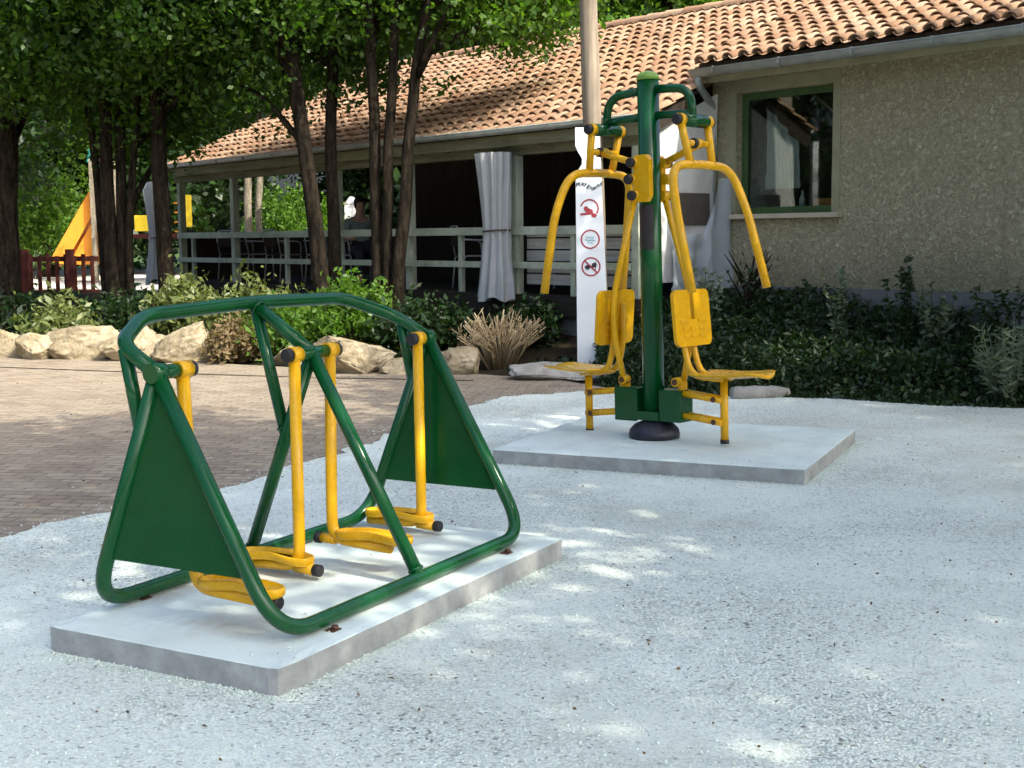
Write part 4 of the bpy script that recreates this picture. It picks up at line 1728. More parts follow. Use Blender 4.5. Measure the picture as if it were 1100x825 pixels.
# cloth, bottle and box behind the window glass
def window_things():
    n1, n2 = 26, 30

    def fn(u, v):
        # hanging white cloth, gathered, cut on the slant at the top
        x = .66 + .46 * u + .05 * v * (u - .5)
        top = 2.98 - .50 * u
        z = 2.02 + v * (top - 2.02)
        return (x - 1.0, .035 * math.sin(u * 21 + v * 2) + .02 * noise.noise((u * 6, v * 6, 2)), z)
    o = wrinkled_sheet(fn, n1, n2).build('window_cloth', M['whitecloth'])
    local_in_house(o, 1.0, .235, 0)
    tag(o, 'white cloth hanging behind the glass of the green window', 'curtain')
    t = MB()
    t.tube([(.95, .75, 3.08), (1.85, .80, 2.35)], .018, 10)  # pale tube added in place of a slanting reflection on the glass
    t.tube([(.88, .75, 3.02), (.95, .75, 3.08)], .018, 10)
    o = t.build('reflection_tube', M['steel'])
    local_in_house(o, 0, 0, 0)
    tag(o, 'thin pale tube in place of a slanting white reflection in the window glass', 'rail')
    t = MB()
    t.box(1.28, 1.52, .30, .42, 1.735, 1.90, .006)
    o = t.build('box', M['amber'])
    local_in_house(o, 0, 0, 0)
    tag(o, 'small orange box inside the window to the right of the white cloth', 'box')
    t = MB()
    t.lathe([(.035, 0), (.036, .15), (.030, .18), (.013, .21), (.013, .26)], 16)
    o = t.build('bottle', M['steel'])
    local_in_house(o, 1.16, .26, 1.735)
    tag(o, 'clear bottle inside the window below the white cloth', 'bottle')
    t = MB()
    t.box(.45, 1.72, .252, .60, 1.70, 1.734)
    o = t.build('window_shelf', M['darkwood'])
    local_in_house(o, 0, 0, 0)
    tag(o, 'dark shelf inside the green window carrying a box and a bottle', 'shelf')


window_things()

# ------------------------------------------------------------------ utility pole and totem
PP = at(645, 255, 14.65)


def pole():
    z0 = hz(PP.x, PP.y) - .05
    top = at(627.5, -120, 14.65)
    m_ = MB()
    n = 14
    b = Vector((PP.x, PP.y, z0))
    pts = [Vector((0, 0, 0)).lerp(top - b, k / n) for k in range(n + 1)]
    m_.tube(pts, [.112 - .016 * k / n + .003 * math.sin(k * 1.7) for k in range(n + 1)], 18)
    tag(m_.build('utility_pole', M['pole'], None, b), 'weathered brown wooden utility pole standing behind the totem sign', 'pole')


pole()


def totem():
    base = at(637.8, 390, 14.25)
    z0 = hz(base.x, base.y)
    base.z = z0
    d = math.atan2(-base.x, base.y)
    t = thing('totem_sign', 'tall narrow white totem sign with three round prohibition pictograms', 'sign', base, R(-4))
    sc = 14.25 / FPX
    H = (at(629, 137, 14.25).z - z0)
    wb, wt = 35 * sc, 25.5 * sc

    def wd(z):
        return wb + (wt - wb) * z / H
    zz = lambda py: at(637, py, 14.25).z - z0
    left, right = [], []
    for k in range(41):
        z = H * k / 40
        lx = -wd(z) / 2
        n1, n2 = zz(186), zz(160)
        if n1 < z < n2:
            lx += .075 * math.sin(math.pi * (z - n1) / (n2 - n1))
        lx += -.065 * z / H
        left.append((lx, z))
        right.append((wd(z) / 2 - .065 * z / H, z))
    poly = right + left[::-1]
    q = Matrix(((1, 0, 0, 0), (0, 0, -1, 0), (0, 1, 0, 0), (0, 0, 0, 1)))
    m_ = MB()
    m_.prism(poly, -.035, .035, q)
    m_.build('panel', M['sign'], t)

    def cx(z):
        return -.065 * z / H
    yf = -.0375

    def ring_at(z, rx, name='prohibition_ring', arc=(0, 360)):
        m2 = MB()
        n = 40
        vs_, fs = [], []
        for k in range(n + 1):
            a = R(arc[0] + (arc[1] - arc[0]) * k / n)
            for rr in (rx, rx * .84):
                vs_.append((cx(z) + rr * math.cos(a), yf, z + rr * math.sin(a)))
        for k in range(n):
            fs.append((2 * k, 2 * k + 1, 2 * k + 3, 2 * k + 2))
        m2.add(vs_, fs, False)
        return m2.build(name, M['red'], t)

    def bar(m2, x0, z0_, x1, z1_, w_):
        dx, dz = x1 - x0, z1_ - z0_
        L = math.hypot(dx, dz)
        nx, nz = -dz / L * w_ / 2, dx / L * w_ / 2
        m2.add([(x0 - nx, yf - .001, z0_ - nz), (x1 - nx, yf - .001, z1_ - nz), (x1 + nx, yf - .001, z1_ + nz), (x0 + nx, yf - .001, z0_ + nz)], [(0, 1, 2, 3)], False)

    def ell(m2, x, z, rx, rz, rot=0):
        n = 20
        ca, sa = math.cos(rot), math.sin(rot)
        m2.add([(x + rx * math.cos(6.2832 * k / n) * ca - rz * math.sin(6.2832 * k / n) * sa, yf - .0015, z + rx * math.cos(6.2832 * k / n) * sa + rz * math.sin(6.2832 * k / n) * ca) for k in range(n)], [tuple(range(n))], False)

    rr = 10.0 * sc
    z1, z2, z3 = zz(224), zz(257), zz(286.5)
    # first: broken ring over a cap like figure
    ring_at(z1, rr, arc=(-35, 165))
    m2 = MB()
    ell(m2, cx(z1) - .012, z1 - .015, .055, .034, R(-30))
    bar(m2, cx(z1) - .10, z1 - .062, cx(z1) + .045, z1 - .052, .022)
    ell(m2, cx(z1) + .05, z1 - .075, .03, .022)
    m2.build('pictogram', M['red'], t)
    m2 = MB()
    ell(m2, cx(z1) + .005, z1 + .012, .035, .014, R(-30))
    o = m2.build('pictogram_mark', M['sign'], t)
    o.location.y = -.0012
    # second: ring with small blue lines
    ring_at(z2, rr * 1.03)
    m2 = MB()
    for k, (a, b_) in enumerate(((-.045, .045), (-.055, .05), (-.03, .03))):
        for j in range(6):
            u0, u1 = a + (b_ - a) * j / 6, a + (b_ - a) * (j + 1) / 6
            bar(m2, cx(z2) + u0, z2 + .02 - k * .03 + .006 * math.sin(j * 2), cx(z2) + u1, z2 + .02 - k * .03 + .006 * math.sin(j * 2 + 2), .014 if k == 1 else .009)
    m2.build('small_print', M['blueink'], t)
    # third: dog crossed out
    ring_at(z3, rr * 1.03)
    m2 = MB()
    c = cx(z3)
    ell(m2, c - .035, z3 - .002, .032, .022)
    ell(m2, c + .035, z3 + .018, .027, .026)
    bar(m2, c - .045, z3 - .005, c + .055, z3 + .008, .022)
    for xx in (-.055, -.03, .02, .045):
        bar(m2, c + xx, z3 - .035, c + xx + .004, z3 + .0, .010)
    bar(m2, c + .05, z3 + .03, c + .052, z3 + .052, .012)
    m2.build('pictogram', M['ink'], t)
    m2 = MB()
    bar(m2, c - .075, z3 + .072, c + .075, z3 - .072, .016)
    o = m2.build('slash', M['red'], t)
    o.location.y = -.0015
    # wavy lettering at the top
    word = 'Playground'
    zt = zz(200.5)
    wave = [0, .006, .014, .010, -.006, -.028, -.040, -.024, -.004, .012]
    for i, ch in enumerate(word):
        cu = bpy.data.curves.new('letter', 'FONT')
        cu.body = ch
        cu.size = .062
        cu.align_x = 'CENTER'
        cu.extrude = .0008
        cu.offset = .0014
        ob = bpy.data.objects.new('letter', cu)
        COL.objects.link(ob)
        dg = bpy.context.evaluated_depsgraph_get()
        me = bpy.data.meshes.new_from_object(ob.evaluated_get(dg))
        bpy.data.objects.remove(ob)
        lo = bpy.data.objects.new('letter', me)
        COL.objects.link(lo)
        me.materials.clear()
        me.materials.append(M['ink'])
        lo.parent = t
        lo.location = (cx(zt) - .125 + .0285 * i, yf - .0012, zt + wave[i])
        lo.rotation_euler = (R(90), R([6, -4, 8, 18, 30, 12, -14, -30, -12, 4][i]), 0)


totem()

# ------------------------------------------------------------------ terrace furniture, person


def metal_chair(x, y, rz, label):
    t = thing('metal_chair', label, 'chair', hw(x, y, .80), HROT + rz, 'metal chairs on the terrace')
    m_ = MB()
    for s in (-1, 1):
        m_.tube(fillet([(s * .21, -.22, 0), (s * .20, -.20, .45), (s * .20, .20, .45), (s * .22, .24, 0)], .05, 5), .011, 8)
    m_.tube(fillet([(-.20, .20, .45), (-.20, .28, .86), (.20, .28, .86), (.20, .20, .45)], .12, 8), .011, 8)
    m_.tube(fillet([(-.21, -.2, .45), (-.23, -.19, .66), (-.23, .24, .68)], .08, 6), .010, 8)
    m_.tube(fillet([(.21, -.2, .45), (.23, -.19, .66), (.23, .24, .68)], .08, 6), .010, 8)
    m_.build('chair_frame', M['steel'], t)
    m_ = MB()
    m_.box(-.20, .20, -.20, .20, .452, .475, .008)
    m_.build('seat', M['darkwood'], t)
    m_ = MB()
    m_.box(-.17, .17, .262, .276, .58, .80, .005)
    m_.build('backrest', M['darkwood'], t)
    return t


metal_chair(-10.55, -.45, R(200), 'steel framed chair at the far left end of the terrace behind the rail')
metal_chair(-9.95, -.30, R(150), 'steel framed chair between the two leftmost rail posts of the terrace')
metal_chair(-8.75, -.55, R(185), 'steel chair with curved arm right of the thick green terrace post')
metal_chair(-7.9, -.3, R(90), 'steel framed chair seen between the leaning trunk and the curved arm chair')
metal_chair(-3.9, -.4, R(160), 'steel framed chair behind the rail left of the grey curtain')


def table(x, y, label):
    t = thing('terrace_table', label, 'table', hw(x, y, .80), HROT, 'tables on the terrace')
    m_ = MB()
    m_.box(-.5, .5, -.4, .4, .71, .745, .008)
    m_.build('table_top', M['darkwood'], t)
    for sx in (-.42, .42):
        for sy in (-.32, .32):
            m_ = MB()
            m_.tube([(sx, sy, 0), (sx, sy, .71)], .02, 10)
            m_.build('leg', M['steel'], t)


table(-9.4, .45, 'dark terrace table behind the leftmost rail bay')
table(-3.3, .5, 'dark terrace table behind the rail left of the grey curtain')


def person():
    o = hw(-6.62, -.45, .80)
    t = thing('person', 'person with dark hair and sage shirt sitting on the terrace behind the tree trunks', 'person', o, HROT + R(70))

    def skin(name, pts, edges, rad, mat, root=0, parent=t):
        me = bpy.data.meshes.new(name)
        me.from_pydata(pts, edges, [])
        ob = bpy.data.objects.new(name, me)
        COL.objects.link(ob)
        ob.parent = parent
        sk = ob.modifiers.new('skin', 'SKIN')
        sk.use_smooth_shade = True
        me.materials.append(mat)
        for i, sv in enumerate(me.skin_vertices[0].data):
            r_ = rad[i]
            sv.radius = r_ if isinstance(r_, tuple) else (r_, r_)
            sv.use_root = (i == root)
        sb = ob.modifiers.new('sub', 'SUBSURF')
        sb.levels = sb.render_levels = 2
        return ob
    # local: faces -y, seat height .46
    P = [(0, 0, .54), (0, .02, .68), (0, .03, .86), (0, .02, .98), (0, .0, 1.06), (0, -.03, 1.13), (0, -.045, 1.21), (0, -.04, 1.27),
         (.10, 0, .53), (.12, -.40, .51), (.12, -.42, .10), (.12, -.52, .05),
         (-.10, 0, .53), (-.12, -.40, .51), (-.12, -.42, .10), (-.12, -.52, .05),
         (.17, .02, .97), (.24, -.02, .72), (.18, -.24, .70), (.13, -.32, .71),
         (-.17, .02, .97), (-.24, -.02, .72), (-.18, -.24, .70), (-.13, -.32, .71)]
    Ed = [(0, 1), (1, 2), (2, 3), (3, 4), (4, 5), (5, 6), (6, 7), (0, 8), (8, 9), (9, 10), (10, 11), (0, 12), (12, 13), (13, 14), (14, 15),
          (3, 16), (16, 17), (17, 18), (18, 19), (3, 20), (20, 21), (21, 22), (22, 23)]
    Rd = [.15, (.145, .11), (.155, .115), (.12, .09), .055, (.07, .085), (.075, .095), (.06, .075),
          .085, .065, .048, .04, .085, .065, .048, .04, .06, .045, .036, .03, .06, .045, .036, .03]
    skin('body', P, Ed, Rd, M['skin'])
    # clothing shells
    P2 = [(0, 0, .56), (0, .02, .68), (0, .03, .86), (0, .02, .985), (.175, .02, .965), (.235, -.01, .78), (-.175, .02, .965), (-.235, -.01, .78)]
    skin('shirt', P2, [(0, 1), (1, 2), (2, 3), (3, 4), (4, 5), (3, 6), (6, 7)], [(.165, .13), (.16, .125), (.17, .128), (.13, .10), .073, .06, .073, .06], M['shirt'])
    P3 = [(0, 0, .53), (.10, 0, .53), (.12, -.40, .51), (.12, -.42, .13), (-.10, 0, .53), (-.12, -.40, .51), (-.12, -.42, .13)]
    skin('trousers', P3, [(0, 1), (1, 2), (2, 3), (0, 4), (4, 5), (5, 6)], [.165, .10, .08, .065, .10, .08, .065], M['trouser'])
    bm = bmesh.new()
    bmesh.ops.create_icosphere(bm, subdivisions=3, radius=1)
    for v in bm.verts:
        p = v.co
        k = 1 + .05 * noise.noise(p * 4)
        x, y, z = p.x * .092 * k, p.y * .112 * k, p.z * .115 * k
        if y < -.055 and z < .05:
            y = -.055
        if z < -.08:
            z = -.08
        v.co = Vector((x, y - .012, z + 1.235))
    m_ = MB()
    m_.bm(bm, True)
    m_.build('hair', M['hair'], t)
    m_ = MB()
    bm = bmesh.new()
    bmesh.ops.create_icosphere(bm, subdivisions=2, radius=.016)
    m_.bm(bm, True, Matrix.Translation((0, -.135, 1.195)))
    m_.build('nose', M['skin'], t)
    return t


person()
metal_chair(-6.62, -.45, R(70), 'steel chair under the seated person on the terrace')

# ------------------------------------------------------------------ fence, play structure, hut


def fence():
    d = 23.5
    a, b = at(-60, 255, d), at(104, 255, d)
    z0 = .52
    L = (b - a).length
    t = thing('picket_fence', 'dark red wooden picket fence at the left in front of the slide', 'fence', (a.x, a.y, z0), math.atan2(b.y - a.y, b.x - a.x))
    m_ = MB()
    n = int(L / .158)
    for k in range(n):
        x = .1 + k * .158
        m_.box(x - .035, x + .035, -.012, .012, -.08, .72 + (.03 if k % 2 else 0), .004)
    m_.build('pickets', M['redwood'], t)
    for z in (.02, .62):
        m_ = MB()
        m_.box(0, L, .014, .05, z, z + .09, .004)
        m_.build('rail', M['redwood'], t)
    for x in (1.45, 2.25):
        m_ = MB()
        m_.box(x - .07, x + .07, -.10, -.016, -.55, .84, .006)
        m_.build('fence_post', M['redwood'], t)


fence()


def slide():
    d = 31
    o = at(112, 255, d)
    o.z = .5
    t = thing('play_slide', 'orange playground slide with yellow tower panel beyond the red picket fence', 'playground slide', o, 0)
    s = d / FPX

    def loc(px, py):
        p = at(px, py, d) - o
        return p
    p0, p1 = loc(60, 283), loc(104, 203)
    q0, q1 = loc(92, 283), loc(120, 230)
    m_ = MB()
    fl = Matrix(((1, 0, 0, 0), (0, 0, 1, 0), (0, 1, 0, 0), (0, 0, 0, 1)))
    band = [loc(*q) for q in ((58, 280), (100, 206), (110, 206), (110, 219), (74, 284))]
    m_.prism([(v.x, v.z) for v in band], -.30, -.24, fl)
    m_.build('slide_side', M['orange'], t)
    m_ = MB()
    m_.prism([(v.x, v.z) for v in band], .24, .30, fl)
    m_.build('slide_side', M['orange'], t)
    m_ = MB()
    band = [loc(*q) for q in ((78, 284), (110, 225), (112, 284))]
    m_.prism([(v.x, v.z) for v in band], -.27, .27, fl)
    m_.build('slide_base', M['orange'], t)
    m_ = MB()
    m_.add([(p0.x + .05, -.22, p0.z - .08), (p1.x + .2, -.22, p1.z - .3), (p1.x + .2, .22, p1.z - .3), (p0.x + .05, .22, p0.z - .08)], [(0, 1, 2, 3)], False)
    m_.build('chute', M['orange'], t)
    for px in (108, 118):
        for y in (-.45, .45):
            m_ = MB()
            x = loc(px, 255).x
            m_.box(x - .05, x + .05, y - .05, y + .05, 0, loc(px, 172).z)
            m_.build('tower_post', M['palebark'], t)
    x0, x1 = loc(105, 0).x, loc(198, 0).x
    m_ = MB()
    m_.box(x0, x1, -.5, .5, 1.05, 1.15)
    m_.build('platform', M['redwood'], t)
    m_ = MB()
    xa, xb = loc(193, 0).x, loc(203, 0).x
    m_.box(xa, xb, -.5, -.42, loc(0, 246).z, loc(0, 212).z, .02)
    m_.build('yellow_panel', M['brightyellow'], t)
    m_ = MB()
    m_.box(loc(141, 0).x, loc(164, 0).x, -.5, -.42, loc(0, 250).z, loc(0, 233).z, .02)
    m_.build('yellow_panel', M['brightyellow'], t)
    m_ = MB()
    for k in range(4):
        z = 1.2 + k * .22
        m_.tube([(loc(184, 0).x, -.46, z), (xa, -.46, z)], .02, 8)
    m_.build('ladder_rung', M['orange'], t)
    for px in (185, 202):
        m_ = MB()
        x = loc(px, 255).x
        m_.box(x - .05, x + .05, -.40, -.30, 0, loc(px, 214).z)
        m_.build('tower_post', M['redwood'], t)
    m_ = MB()
    xc = loc(90, 0).x
    zt = loc(0, 168).z
    m_.tube([(xc, 0, 0), (xc, 0, zt)], .04, 10)
    m_.prism([(xc - .09, zt - .15), (xc + .09, zt - .15), (xc + .05, zt + .15), (xc - .05, zt + .15)], -.05, .05, Matrix(((1, 0, 0, 0), (0, 0, 1, 0), (0, 1, 0, 0), (0, 0, 0, 1))))
    m_.build('flag_board', M['turq'], t)


slide()


def hut():
    d = 34
    o = at(379, 255, d)
    o.z = .5
    t = thing('white_hut', 'small white hut with a pointed top seen through the terrace behind the tree trunks', 'hut', o, 0)
    s = d / FPX
    hwid = 7.2 * s
    z1 = at(382, 219, d).z - .5
    z2 = at(382, 211, d).z - .5
    m_ = MB()
    m_.box(-hwid, hwid, -.2, .2, 0, z1)
    m_.build('wall', M['tarp'], t)
    m_ = MB()
    m_.prism([(-hwid * 1.0, z1), (hwid * 1.0, z1), (hwid * .25, z2 - .02), (0, z2), (-hwid * .25, z2 - .02)], -.22, .22, Matrix(((1, 0, 0, 0), (0, 0, 1, 0), (0, 1, 0, 0), (0, 0, 0, 1))))
    m_.build('roof', M['tarp'], t)


hut()

# ------------------------------------------------------------------ trees


def trunk_mesh(m_, pts, r0, r1, n=14, seed=0):
    pts = [Vector(p) for p in pts]
    # resample with gentle wobble
    out, rs = [], []
    N = 16
    cum = [0]
    for a, b in zip(pts[:-1], pts[1:]):
        cum.append(cum[-1] + (b - a).length)
    for k in range(N + 1):
        s = cum[-1] * k / N
        i = max(j for j in range(len(cum)) if cum[j] <= s + 1e-9)
        i = min(i, len(pts) - 2)
        u = (s - cum[i]) / max(1e-6, cum[i + 1] - cum[i])
        p = pts[i].lerp(pts[i + 1], u)
        w_ = .02 + .03 * k / N
        p = p + Vector((w_ * noise.noise((s * 1.1, seed, 0)), w_ * noise.noise((s * 1.1, seed, 5)), 0))
        out.append(p)
        rr = (r0 + (r1 - r0) * (k / N) ** .8) * (.78 if r0 < .23 else 1)
        if k == 0: rr *= 1.35
        if k == 1: rr *= 1.10
        rs.append(rr * (1 + .06 * noise.noise((s * 2.5, seed, 9))))
    m_.tube(out, rs, n)
    return out


def tree(name, label, stems, crown_c, crown_r, nblob, per, leaf, leafmat='leaf_tree', bark='bark', group=None, blob_r=(.4, .8), low_cut=None, seed=1, flat=.75, limbs=14, extra=None):
    """stems: list of (world pts, r0, r1)"""
    base = Vector(stems[0][0][0])
    t = thing(name, label, 'tree', base, 0, group)
    m_ = MB()
    tops = []
    for i, (pts, r0, r1) in enumerate(stems):
        o = trunk_mesh(m_, [Vector(p) - base for p in pts], r0, r1, 14, seed * 3.3 + i)
        tops.append(o)
    rs = np.random.default_rng(seed)
    C = np.array(Vector(crown_c) - base)
    Rr = np.array(crown_r)
    d = rs.normal(size=(nblob, 3))
    d /= np.linalg.norm(d, axis=1, keepdims=True)
    rad = rs.random((nblob, 1)) ** .42
    cen = C + d * rad * Rr
    br = rs.uniform(blob_r[0], blob_r[1], nblob)
    if extra is not None:
        ex = np.array([[*(Vector(e[0]) - base)] for e in extra])
        cen = np.concatenate([cen, ex])
        br = np.concatenate([br, np.array([e[1] for e in extra])])
    if low_cut is not None:
        keep = cen[:, 2] + base.z - br * .6 > low_cut
        cen, br = cen[keep], br[keep]
    order = rs.permutation(len(cen))[:limbs]
    for i in order:
        path = min(tops, key=lambda q: (q[-1] - Vector(cen[i])).length)
        low = [q for q in path if q.z < cen[i][2] - .2] or path[:3]
        st = low[max(len(low) - 1 - int(rs.integers(0, 4)), 0)]
        e = Vector(cen[i])
        mid = st.lerp(e, .5) + Vector((0, 0, .25 * (e - st).length * .4))
        m_.tube([st, st.lerp(mid, .5), mid, mid.lerp(e, .5) + Vector((0, 0, .05)), e], [.05, .042, .032, .022, .01], 7)
    m_.build('trunk', M[bark], t)
    P = blob_points(cen, br, per, flat)
    quads_object('crown', leaf_quads(P, leaf, .6, .25), M[leafmat], t)
    return t


def pxpts(lst):
    return [at(px, py, d) for px, py, d in lst]


def gpt(px, d):
    p = at(px, 255, d)
    return Vector((p.x, p.y, hz(p.x, p.y) - .05))


G_T = 'trees in front of the terrace'
_r = random.Random(99)


def high(x0, x1, y0, y1, n):  # unseen upper foliage, added to shade the crowns and trunks below
    return [((_r.uniform(x0, x1), _r.uniform(y0, y1), _r.uniform(6.2, 7.9)), _r.uniform(.55, .85)) for _ in range(n)]


# leftmost dark trunk
b = gpt(8, 19.0)
tree('broadleaf_tree', 'thick dark tree trunk at the left edge of the photo with dark hanging foliage', [([b, at(6, 230, 19), at(10, 120, 19), at(12, -40, 19)], .22, .15)], at(25, -10, 19.3), (2.6, 1.9, 2.3), 150, 460, .10, group=G_T, seed=21, low_cut=2.3)
# multi stem clump
b = gpt(122, 18.3)
tree('broadleaf_tree', 'clump of several thin dark stems left of the straight thick trunk', [([b, at(118, 240, 18.3), at(112, 110, 18.3), at(105, -20, 18.3)], .15, .09),
     ([b + Vector((.12, .05, 0)), at(131, 240, 18.3), at(128, 120, 18.4), at(140, -20, 18.4)], .12, .07),
     ([b + Vector((-.15, .1, 0)), at(110, 250, 18.6), at(98, 130, 18.6), at(60, 0, 18.6)], .10, .05),
     ([b + Vector((.2, -.05, 0)), at(138, 255, 18.2), at(147, 140, 18.2), at(150, 30, 18.2)], .08, .05)], at(125, 0, 18.8), (2.4, 1.7, 2.1), 160, 480, .095, group=G_T, seed=22, low_cut=2.35)
# straight trunk
b = gpt(178, 18.0)
tree('broadleaf_tree', 'straight thick dark trunk at the left corner of the terrace', [([b, at(175, 240, 18), at(170, 120, 18), at(160, -60, 18)], .155, .12)], at(205, -30, 18.0), (2.4, 1.7, 2.2), 140, 500, .09, group=G_T, seed=23, low_cut=2.65, extra=high(-6.2, -2.8, 14.4, 17.6, 17))
# leaning trunk
b = gpt(348, 16.8)
tree('broadleaf_tree', 'trunk leaning to the left in front of the middle of the terrace', [([b, at(340, 250, 16.8), at(328, 160, 16.8), at(316, 85, 16.8), at(300, -60, 16.8)], .15, .10)], at(285, -35, 17.4), (2.0, 1.5, 1.8), 100, 520, .085, group=G_T, seed=24, low_cut=3.0, extra=high(-3.2, -1.3, 14.4, 17.0, 13))
b = gpt(360, 17.2)
tree('broadleaf_tree', 'slim upright trunk just right of the leaning trunk', [([b, at(358, 240, 17.2), at(357, 120, 17.2), at(362, -60, 17.2)], .12, .08)], at(375, -45, 17.6), (1.7, 1.4, 1.7), 90, 520, .085, group=G_T, seed=25, low_cut=3.2, extra=high(-2.2, -.7, 14.6, 17.0, 7) + [((_r.uniform(-4.6, .2), _r.uniform(18.0, 19.4), _r.uniform(5.5, 6.5)), _r.uniform(.45, .7)) for _ in range(34)] + [(at(px_, py_, 16.9), .24) for px_, py_ in ((300, 92), (330, 84), (352, 98), (380, 86), (395, 100), (412, 92), (432, 84), (288, 108), (268, 118), (455, 96), (476, 90), (345, 112))])  # unseen blobs among these are added to shade the lower roof
# cluster right
b = gpt(424, 16.4)
tree('broadleaf_tree', 'cluster of three stems with a sunlit mossy right stem left of the grey curtain', [([b, at(428, 290, 16.4), at(437, 200, 16.4), at(446, 80, 16.4), at(470, -40, 16.4)], .12, .075),
     ([b + Vector((-.10, .05, 0)), at(415, 250, 16.5), at(420, 120, 16.5), at(424, -30, 16.5)], .10, .07),
     ([b + Vector((-.2, .05, 0)), at(404, 250, 16.6), at(401, 120, 16.6), at(396, -30, 16.6)], .11, .08)], at(490, -55, 17.0), (2.0, 1.4, 1.65), 165, 480, .085, 'leaf_sunlit', group=G_T, seed=26, low_cut=3.75,
     extra=[(at(500, 40, 16.0), .5), (at(545, 22, 15.9), .45), (at(585, 12, 15.9), .4), (at(450, 45, 16.1), .45), (at(505, 78, 16.3), .22), (at(470, 83, 16.3), .25), (at(415, 75, 16.3), .25)])

# trees behind the house and beyond the terrace
G_F = 'trees beyond the house'
far = [(-20, 30, 3.4, 6.2, 'leaf_far', 'dark tree mass behind the left edge trunk'), (50, 36, 3.2, 4.6, 'leaf_bright', 'sunlit green tree above the orange slide'),
       (120, 40, 3.8, 7.0, 'leaf_far', 'tall dark tree behind the clump of thin stems'), (215, 37, 3.4, 6.4, 'leaf_far', 'dark tree behind the left end of the tiled roof'),
       (330, 39, 3.6, 7.6, 'leaf_far', 'dark tree behind the ridge above the leaning trunk'), (440, 41, 3.4, 8.2, 'leaf_far', 'dark tree behind the ridge above the cluster of stems'),
       (575, 40, 3.2, 9.0, 'leaf_far', 'dark tree behind the ridge left of the wooden pole'), (650, 32, 2.6, 7.3, 'leaf_far', 'deep green tree above the ridge right of the wooden pole'),
       (706, 30, 1.7, 7.0, 'leaf_bright', 'light green tree above the ridge right of the deep green tree'), (790, 33, 3.0, 8.4, 'leaf_far', 'dark tree above the ridge at the top of the photo'),
       (930, 34, 3.2, 10.0, 'leaf_far', 'dark tree behind the right part of the tiled roof')]
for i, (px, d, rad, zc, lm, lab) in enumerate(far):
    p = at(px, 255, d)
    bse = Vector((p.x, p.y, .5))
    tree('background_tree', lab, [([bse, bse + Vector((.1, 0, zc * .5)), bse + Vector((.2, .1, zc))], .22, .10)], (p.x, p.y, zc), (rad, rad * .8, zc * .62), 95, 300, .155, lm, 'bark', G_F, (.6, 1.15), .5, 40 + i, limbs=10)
# pale trunks seen through the terrace
b = gpt(268, 27)
tree('background_tree', 'tree with twin pale sunlit trunks seen through the terrace', [([b, at(267, 230, 27), at(267, 120, 27)], .12, .09), ([b + Vector((.2, .1, 0)), at(277, 230, 27), at(279, 120, 27)], .10, .08)], at(270, 70, 27), (1.8, 1.6, 1.5), 40, 160, .2, 'leaf_far', 'palebark', G_F, (.5, .9), 3.6, 61, limbs=6)


def hedge():
    P = []
    for k in range(260):
        x = RNG.uniform(-32, 26)
        P.append((x, 44 + RNG.normal() * 1.2, RNG.uniform(.3, 8.5)))
    for k in range(80):
        x = RNG.uniform(-1.6, 14)
        P.append((x, 33 + RNG.normal() * .8, RNG.uniform(.3, 5.0)))
    for k in range(60):
        P.append((RNG.uniform(-12.5, -8.2), 36 + RNG.normal() * .8, RNG.uniform(2.2, 7.0)))
    P = np.array(P)
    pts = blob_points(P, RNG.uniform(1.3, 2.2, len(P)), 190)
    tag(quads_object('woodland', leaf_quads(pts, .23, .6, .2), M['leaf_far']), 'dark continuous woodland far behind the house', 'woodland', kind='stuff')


hedge()

# shade trees standing to the right of the path, whose crowns shade the gravel
G_S = 'shade trees beside the gravel'


def shade_tree(label, base, crown, rad, nblob, seed, per=190):
    b_ = Vector((*base, 0))
    tree('shade_tree', label, [([b_, b_ + Vector((.1, .05, 2.5)), Vector(crown) - Vector((0, 0, rad[2] * .4))], .24, .12)], crown, rad, nblob, per, .16, 'leaf_tree', 'bark', G_S, (.5, .9), None, seed, .7, 18)


shade_tree('shade tree standing at the right of the walker', (5.4, -.6), (4.2, -1.6, 7.4), (3.4, 2.8, 1.3), 152, 71)
shade_tree('shade tree standing right of the gravel near the camera', (9.0, .4), (8.6, .2, 7.6), (3.3, 2.8, 1.4), 145, 72)
shade_tree('shade tree standing right of the press', (8.0, 4.2), (7.2, 3.7, 7.2), (3.0, 2.5, 1.3), 125, 73)
shade_tree('shade tree leaning over the right edge of the gravel', (4.0, 4.2), (2.9, 3.5, 7.2), (3.1, 2.8, 1.2), 148, 75)
shade_tree('small shade tree standing right of the planting bed', (6.6, 9.0), (5.7, 8.3, 7.1), (1.85, 2.4, .85), 120, 76)
shade_tree('shade tree standing in front of the house at the right', (11.2, 5.4), (10.4, 5.5, 7.6), (3.1, 2.4, 1.3), 110, 74)

# unseen trees added at left so the window mirrors dark leaves instead of sky
for i_, (x_, y_, lab_) in enumerate(((-11.5, 9.5, 'added unseen tall tree left of the paving nearest the camera'), (-14, 13.5, 'added unseen tall tree left of the paving beside the fence'), (-15, 5.5, 'added unseen tall tree far left of the paving'))):
    b_ = Vector((x_, y_, 0))
    tree('mirrored_tree', lab_, [([b_, b_ + Vector((.1, 0, 2.5)), b_ + Vector((.1, .1, 5))], .25, .14)], (x_, y_, 5.2), (2.6, 2.6, 4.0), 100, 110, .22, 'leaf_far', 'bark', 'added unseen trees left of the paving', (.6, 1.0), .4, 81 + i_, limbs=10)

# ------------------------------------------------------------------ shrubs and plants


